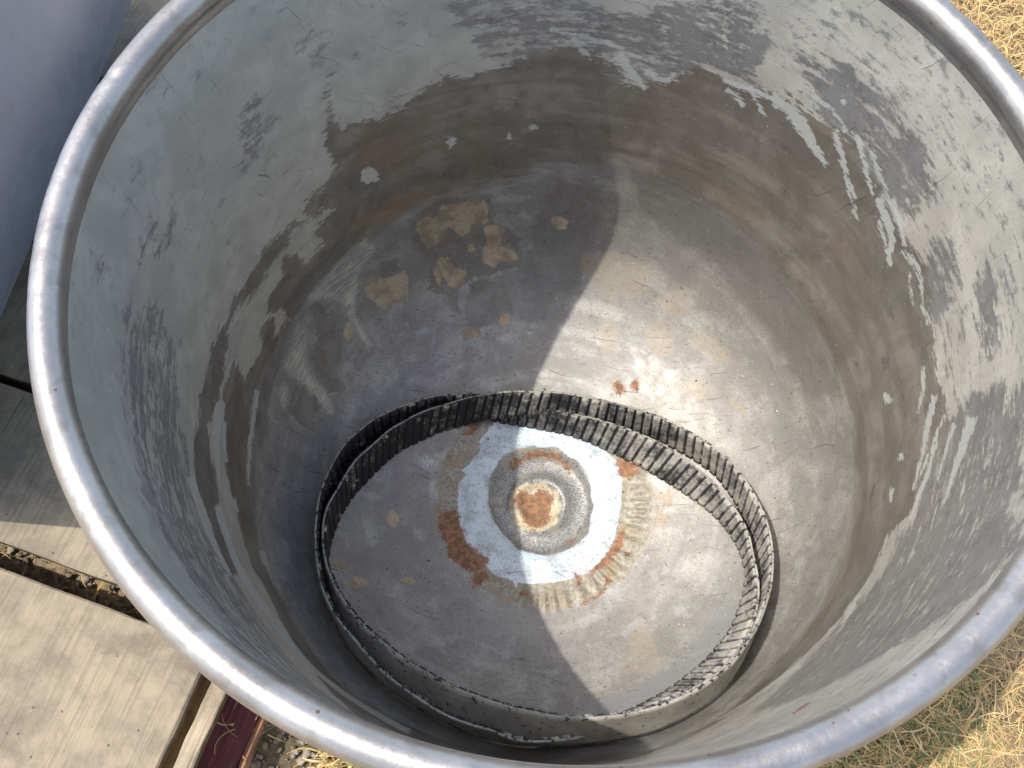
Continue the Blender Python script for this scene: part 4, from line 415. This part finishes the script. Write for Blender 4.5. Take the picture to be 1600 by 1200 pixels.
over("rust", g.mix(g.maprange(g.noise(pos, 150, 6, .7), .38, .66), K(.16, .065, .032), K(.40, .185, .085)), g.math('ADD', g.math('MULTIPLY', ragI, .7), c(g.noise(pos, 170, 7, .75), .035)), .8, .0018, 0, .85, .85)
pt2 = g.noise(pos, 190, 6, .78); col = g.mix(g.math('MULTIPLY', flm, g.maprange(pt2, .585, .64, 0, .62)), col, K(.10, .095, .09))
col = g.mix(g.math('MULTIPLY', flm, g.maprange(pt2, .33, .41, .35, 0)), col, K(.60, .59, .58))
# pits, specks, scratches
bl = g.maprange(g.noise(pos, 420, 3, .6), .665, .71); col = g.mix(g.math('MULTIPLY', bl, .65), col, K(.05, .045, .045))
vd, vc = g.voro(pos, 95); spk = g.math('MULTIPLY', g.maprange(vd, .05, .085, 1, 0), g.maprange(g.sep(vc)[0], .80, .84))
spz = g.maprange(sx, -.02, .10)
spk = g.math('MULTIPLY', spk, spz); col = g.mix(g.math('MULTIPLY', spk, .8), col, K(.75, .72, .66))
vd2, vc2 = g.voro(pos, 330); spk2 = g.math('MULTIPLY', g.maprange(vd2, .12, .2, 1, 0), g.maprange(g.sep(vc2)[1], .80, .83))
col = g.mix(g.math('MULTIPLY', g.math('MULTIPLY', spk2, spz), .5), col, K(.7, .68, .62))
scr = None
ux, uy, _ = g.sep(mapv)
mapv = g.vec(g.math('ADD', ux, c(g.noise(mapv, 5, 2), .07)), g.math('ADD', uy, c(g.noise(g.mapping(mapv, (1, 1, 1), (0, 0, 1), (4, 2, 0)), 6, 2), .07)), 0.0)
for k, (rz, fr, thr) in enumerate(((.3, 9, .72), (1.25, 12, .725), (2.1, 10, .72), (2.8, 14, .73))):
    v = g.mapping(mapv, (fr, 330, 1), (0, 0, rz), (k*3.1, k*1.7, 0))
    s1 = g.maprange(g.noise(v, 1, 2, .5, .3), thr, thr+.02)
    scr = s1 if scr is None else g.math('MAXIMUM', scr, s1)
col = g.mix(g.math('MULTIPLY', scr, .6), col, K(.10, .095, .095))
g.set(Base_Color=col, Metallic=metal, Roughness=g.math('ADD', rough, c(iso, .25)))
h = g.math('ADD', g.math('MULTIPLY', iso, .5), g.math('ADD', g.math('MULTIPLY', fine, .25), g.math('ADD', g.math('MULTIPLY', st2, .25), g.math('MULTIPLY', scr, -.3))))
g.bump(h, .0009, .55); M_IN = g.m

g = G("dull_steel_outside", .42, .8)
n1 = g.noise(g.tc, 14, 5, .6); n2 = g.noise(g.tc, 120, 4)
g.set(Base_Color=g.mix(g.maprange(n1, .35, .65), K(.30, .30, .31), K(.42, .42, .43)), Roughness=g.maprange(n2, .3, .7, .36, .52)); M_OUT = g.m

g = G("polished_rim_steel", .3, .75)
n1 = g.noise(g.tc, 22, 6, .6); n2 = g.noise(g.tc, 260, 4, .7); n3 = g.noise(g.tc, 60, 3)
col = g.mix(g.maprange(n1, .35, .68), K(.39, .362, .328), K(.50, .468, .43))
col = g.mix(g.maprange(n3, .56, .70, 0, .55), col, K(.33, .29, .235)); wr = g.noise(g.tc, 9, 7, .7); col = g.mix(g.maprange(wr, .5, .62, 0, .4), col, K(.23, .22, .22))
vd, vc = g.voro(g.tc, 120); col = g.mix(g.math('MULTIPLY', g.maprange(vd, .1, .16, 1, 0), g.maprange(g.sep(vc)[0], .86, .9)), col, K(.30, .17, .09))
g.set(Base_Color=col, Roughness=g.maprange(n2, .3, .7, .30, .44)); g.bump(g.math('ADD', n2, g.math('MULTIPLY', n3, .08)), .0004, .5); M_RIM = g.m

bowl = thing("mixing_bowl", "huge worn steel mixing bowl with rolled rim, rusty centre and two belts inside", "bowl", loc=(0, 0, 0))
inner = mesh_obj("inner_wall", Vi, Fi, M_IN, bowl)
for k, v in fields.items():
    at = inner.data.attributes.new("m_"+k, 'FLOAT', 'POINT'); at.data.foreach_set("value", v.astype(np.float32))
at = inner.data.attributes.new("arc", 'FLOAT', 'POINT'); at.data.foreach_set("value", S_.astype(np.float32))
at = inner.data.attributes.new("unrolled", 'FLOAT_VECTOR', 'POINT'); at.data.foreach_set("vector", np.stack([MX, MY, MX*0], -1).astype(np.float32).ravel())
t2 = np.linspace(0.004, math.pi/2, 60)
orr = np.append((RW+.005)*np.sin(t2)**(2/NE), RT+.004); ozz = np.append(Z0-.002-(Z0-ZF+.008)*np.cos(t2)**(2/NE), -.004)
orr = np.insert(orr, 0, 0.0008); ozz = np.insert(ozz, 0, ZF-.010); ozz = np.where(orr < .17, np.minimum(ozz, ZF-.0155), ozz)
Vo, Fo = lathe(np.stack([orr, ozz], -1), 256)
mesh_obj("outer_wall", Vo, Fo[:, ::-1].copy(), M_OUT, bowl)
fr = np.array([(.196, -.600), (.206, -.600), (.212, -.583), (.210, -.572), (.196, -.578), (.192, -.590)])
Vf, Ff = lathe(fr, 160, True); mesh_obj("foot_ring", Vf, Ff, M_OUT, bowl)
# rolled rim: bead with a soft flare into the wall
rb = .0102; rc = .3210
pts = []
for k in range(26):
    an = R(206) - R(336)*k/25            # from the inner underside over the top to the outer underside
    pts.append((rc+rb*math.cos(an), -.002+rb*math.sin(an)))
pts = np.array([(RT+.0010, -.022), (RT-.0004, -.019), (RT-.0009, -.014), (RT-.0010, -.009)]+pts+[(RT+.0052, -.016)])
Vr, Fr = lathe(pts, 720, True)
aa = np.arctan2(Vr[:, 1], Vr[:, 0])
rd = np.random.RandomState(4)
for _ in range(34):                     # small dings along the bead
    a0 = rd.rand()*6.283-3.1416; wda = .006+.014*rd.rand(); dp = .0002+.0006*rd.rand()*rd.rand()
    gk = np.exp(-((np.angle(np.exp(1j*(aa-a0))))/wda)**2)*dp*np.clip((Vr[:, 2]+.006)/.008, 0, 1); Vr[:, 2] -= gk
Vr[:, 2] += .0003*fbm(aa*14, aa*3, 4, 4, 1.0); q_ = 1+.0004*fbm(aa*11, aa*2, 6, 4, 1.0); Vr[:, 0] *= q_; Vr[:, 1] *= q_
mesh_obj("rolled_rim", Vr, Fr[:, ::-1].copy(), M_RIM, bowl)
# grit and flakes lying on the bowl's floor (stuff)
rg = np.random.RandomState(77); Vs, Fs, off_ = [], [], 0
for k in range(620):
    if k < 330: r1 = .05+.24*math.sqrt(rg.rand()); a1_ = rg.rand()*6.283
    elif k < 480: r1 = .20+.10*rg.rand(); a1_ = rg.normal(.2, .9)
    else: r1 = .10+.035*rg.normal(); a1_ = rg.rand()*6.283
    r1 = min(abs(r1), .295); s1 = .0004+.0011*rg.rand()**3
    if r1 < .075: continue
    z1 = np.interp(r1, qr[:-1], qz[:-1]) + s1*.4 + (.0024 if .10 < r1 < .135 else 0) + (.003 if r1 <= .10 else 0)
    v = icv*s1*(1+.5*(rg.rand(12, 1)-.5))*np.array([1, .6+.4*rg.rand(), .5])
    Vs.append(v+np.array([r1*math.cos(a1_), r1*math.sin(a1_), z1])); Fs.append(icf+off_); off_ += 12
g = G("grit_grains", .7); gn = g.noise(g.tc, 60, 2)
g.set(Base_Color=g.mix(g.maprange(gn, .42, .58), K(.10, .07, .05), K(.62, .58, .50))); M_GRIT = g.m
grit = mesh_obj("grit", np.concatenate(Vs), np.concatenate(Fs), M_GRIT, smooth=False)
grit["kind"] = "stuff"; grit["label"] = "fine grit and rust crumbs sprinkled over the bowl's floor"; grit["category"] = "grit"

# ------------------------------------------------------------ two toothed belts
g = G("dusty_rubber_teeth", .85)
nn = g.noise(g.tc, 130, 6, .7); n2 = g.noise(g.tc, 30, 5, .6); hgt = g.attr("relief"); acr = g.attr("across")
n3 = g.noise(g.mapping(g.tc, (1, 1, .25)), 420, 3, .6)
dust_and_light = g.math('ADD', g.math('MULTIPLY', nn, .27), g.math('ADD', g.math('MULTIPLY', n2, .50), g.math('ADD', g.math('MULTIPLY', n3, .22), g.math('MULTIPLY', hgt, .15))))  # relief term paints the grooves darker than the ridges
dust_and_light = g.math('ADD', dust_and_light, g.math('MINIMUM', g.math('MULTIPLY', g.sep(g.tc)[0], .34), .075))  # over the dust, teeth painted paler towards the sunlit right side
col = g.mix(g.maprange(dust_and_light, .555, .76), K(.022, .022, .024), K(.42, .405, .375))
cl_ = g.math('MULTIPLY', g.maprange(n2, .57, .64), g.maprange(nn, .5, .6)); col = g.mix(cl_, col, K(.55, .50, .36))
g.set(Base_Color=col); g.bump(nn, .0006, .5); M_TEETH = g.m
g = G("smooth_rubber_back", .55)
nn = g.noise(g.tc, 160, 6, .75); n2 = g.noise(g.tc, 26, 5, .6)
col = g.mix(g.maprange(n2, .3, .7), K(.27, .26, .225), K(.42, .405, .35))
col = g.mix(g.maprange(g.math('ADD', nn, g.math('MULTIPLY', g.attr("across"), .055)), .60, .62), col, K(.018, .018, .02))
g.set(Base_Color=col); g.bump(nn, .0006, .5); M_BACK = g.m
def spline_closed(P, n):
    P = np.array(P); m_ = len(P); u = np.arange(n)/n*m_; i_ = np.floor(u).astype(int); f = (u-i_)[:, None]
    a_, b_, c_, d_ = P[(i_-1) % m_], P[i_ % m_], P[(i_+1) % m_], P[(i_+2) % m_]
    return .5*(2*b_+(c_-a_)*f+(2*a_-5*b_+4*c_-d_)*f*f+(3*b_-a_-3*c_+d_)*f**3)
def make_belt(key, label, pitch=.0118, seed=1):
    Pb, Pt = BELT_EDGES[key]
    n0 = 3000; b0, t0 = spline_closed(Pb, n0), spline_closed(Pt, n0)
    mid_ = (b0+t0)/2; L = np.concatenate([[0], np.cumsum(np.linalg.norm(np.diff(np.vstack([mid_, mid_[:1]]), axis=0), axis=1))])
    nt = int(round(L[-1]/pitch)); per = 12; N = nt*per
    q = np.arange(N)/N*L[-1]
    rs = lambda A: np.stack([np.interp(q, L, np.append(A[:, k], A[0, k])) for k in range(3)], -1)
    b, t = rs(b0), rs(t0)
    upv = t-b; W = np.linalg.norm(upv, axis=1, keepdims=True); upv /= W
    md = (b+t)/2; tg = np.roll(md, -3, 0)-np.roll(md, 3, 0); tg /= np.linalg.norm(tg, axis=1, keepdims=True)
    nrm = np.cross(tg, upv); cen = md.mean(0); s = np.sign(((cen-md)*nrm).sum(1)); s = np.sign(s.sum()); nrm *= s
    nrm /= np.linalg.norm(nrm, axis=1, keepdims=True)
    r_ = np.random.RandomState(seed)
    root = thing("timing_belt", label, "drive belt", group="toothed rubber belts lying in the bowl", loc=tuple(cen))
    o3 = np.array(cen)
    # backing: outer skin (columns over the width), worn edges
    NW = 9; w = np.linspace(0, 1, NW)
    def wear(n_): return np.convolve(np.tile(r_.rand(n_), 3), np.ones(3)/3, 'same')[n_:2*n_]
    def skin(off, inset, w_):
        e0 = inset+.0006*wear(N); e1 = inset+.0010*wear(N)
        bb = b+upv*e0[:, None]; tt_ = t-upv*e1[:, None]
        return bb[:, None, :]*(1-w_)[None, :, None]+tt_[:, None, :]*w_[None, :, None]+nrm[:, None, :]*off[:, :, None]
    def closed(outer_off, inner_off, inset):
        A1 = skin(outer_off, inset, w); B1 = skin(inner_off, inset, w)[:, ::-1]
        ring = np.concatenate([A1, B1], 1); K_ = ring.shape[1]
        i, j = np.meshgrid(np.arange(N), np.arange(K_), indexing='ij')
        F = np.stack([i*K_+j, i*K_+(j+1) % K_, ((i+1) % N)*K_+(j+1) % K_, ((i+1) % N)*K_+j], -1).reshape(-1, 4)
        return ring.reshape(-1, 3)-o3, F, K_
    one = np.ones((N, NW))
    V, F, K_ = closed(one*0, one*.0022, 0.0)
    o = mesh_obj("backing", V, F, M_BACK, root, smooth=False)
    ac = np.tile(np.concatenate([np.abs(2*w-1)**3, np.abs(2*w-1)**3]), N)
    at = o.data.attributes.new("across", 'FLOAT', 'POINT'); at.data.foreach_set("value", ac.astype(np.float32))
    prof = np.array([0, .1, .85, 1, 1, .94, .9, .94, 1, 1, .85, .1])
    tooth = np.tile(prof, nt)*(1-.22*np.repeat(r_.rand(nt), per))
    off = .0026+.0024*tooth
    V, F, K_ = closed(one*.0021, off[:, None]*one+.0003*(r_.rand(N, NW)-.5), .0003)
    o = mesh_obj("toothed_face", V, F, M_TEETH, root, smooth=False)
    rel = np.repeat(tooth, K_); at = o.data.attributes.new("relief", 'FLOAT', 'POINT'); at.data.foreach_set("value", rel.astype(np.float32))
    return root
make_belt('A', "upper toothed rubber belt, inner loop at left and outer at right, smooth back showing", seed=3)
make_belt('B', "toothed rubber belt underneath, outer of the two at left and inner at right", seed=9)

# ------------------------------------------------------------ steel drum lying on its side, left of the bowl
g = G("blue_grey_drum_steel", .38, .75)
n1 = g.noise(g.tc, 5, 5, .6); n2 = g.noise(g.tc, 90, 4, .6)
col = g.mix(g.maprange(n1, .35, .65), K(.33, .42, .62), K(.42, .50, .70))
col = g.mix(g.maprange(g.noise(g.tc, 26, 7, .7), .52, .70, 0, .35), col, K(.30, .30, .31))
vd, vc = g.voro(g.tc, 26); col = g.mix(g.math('MULTIPLY', g.maprange(vd, .04, .07, 1, 0), g.maprange(g.sep(vc)[0], .6, .65)), col, K(.12, .12, .14))
v = g.mapping(g.tc, (160, 5, 160), (.4, 0, .3)); sc_ = g.maprange(g.noise(v, 1, 2), .74, .77, 0, .5); col = g.mix(sc_, col, K(.5, .5, .52))
g.set(Base_Color=col, Roughness=g.maprange(n2, .3, .7, .34, .45)); g.bump(n1, .004, .25); M_DRUM = g.m
drum = thing("steel_drum", "smooth blue-grey steel drum lying on the pallet beside the bowl", "drum", loc=(-.915, -.125, PZ))
DR, DL, cr = .33, .86, .15
pp = [(0.001, 0.0), (DR-.004, 0.0), (DR, .006)]
for k in range(9): pp.append((DR, .02+(DL-cr-.02)*k/8))
for k in range(1, 17):
    an = R(90)*k/16; pp.append((DR-cr+cr*math.cos(an), DL-cr+cr*math.sin(an)))
pp.append((.001, DL))
Vd, Fd = lathe(np.array(pp), 160)
Vd = np.stack([Vd[:, 0], Vd[:, 2], Vd[:, 1]+DR], -1)
mesh_obj("drum_shell", Vd, Fd, M_DRUM, drum)
t3 = np.linspace(0, 2*np.pi, 9)[:-1]
Vl, Fl = lathe(np.stack([DR+.001+.006*np.cos(t3), .004+.006*np.sin(t3)], -1), 160, True)
Vl = np.stack([Vl[:, 0], Vl[:, 2], Vl[:, 1]+DR], -1); mesh_obj("drum_rim", Vl, Fl, M_DRUM, drum)

# ------------------------------------------------------------ small green weed in the gap between boards
g = G("weed_leaf", .6); n1 = g.noise(g.tc, 60, 3)
g.set(Base_Color=g.mix(n1, K(.06, .13, .025), K(.14, .24, .06))); M_LEAF = g.m
Vw, Fw = [], []
rw = np.random.RandomState(5)
for k in range(46):
    an = rw.rand()*6.28; L_ = .008+.018*rw.rand(); r0 = rw.rand()*.012; h0 = rw.rand()*.022
    d = np.array([math.cos(an), math.sin(an), .25]); s_ = np.array([-math.sin(an), math.cos(an), 0])*L_*.28
    p0 = np.array([math.cos(an)*r0, math.sin(an)*r0, .004+h0]); q0 = len(Vw)
    Vw += [p0, p0+d*L_*.5+s_, p0+d*L_+np.array([0, 0, -.004]), p0+d*L_*.5-s_]; Fw.append((q0, q0+1, q0+2, q0+3))
weed = thing("weed", "tiny green weed growing in the gap between two boards", "weed", loc=(-.565, -.215, GZ+.003))
mesh_obj("leaves", Vw, Fw, M_LEAF, weed)
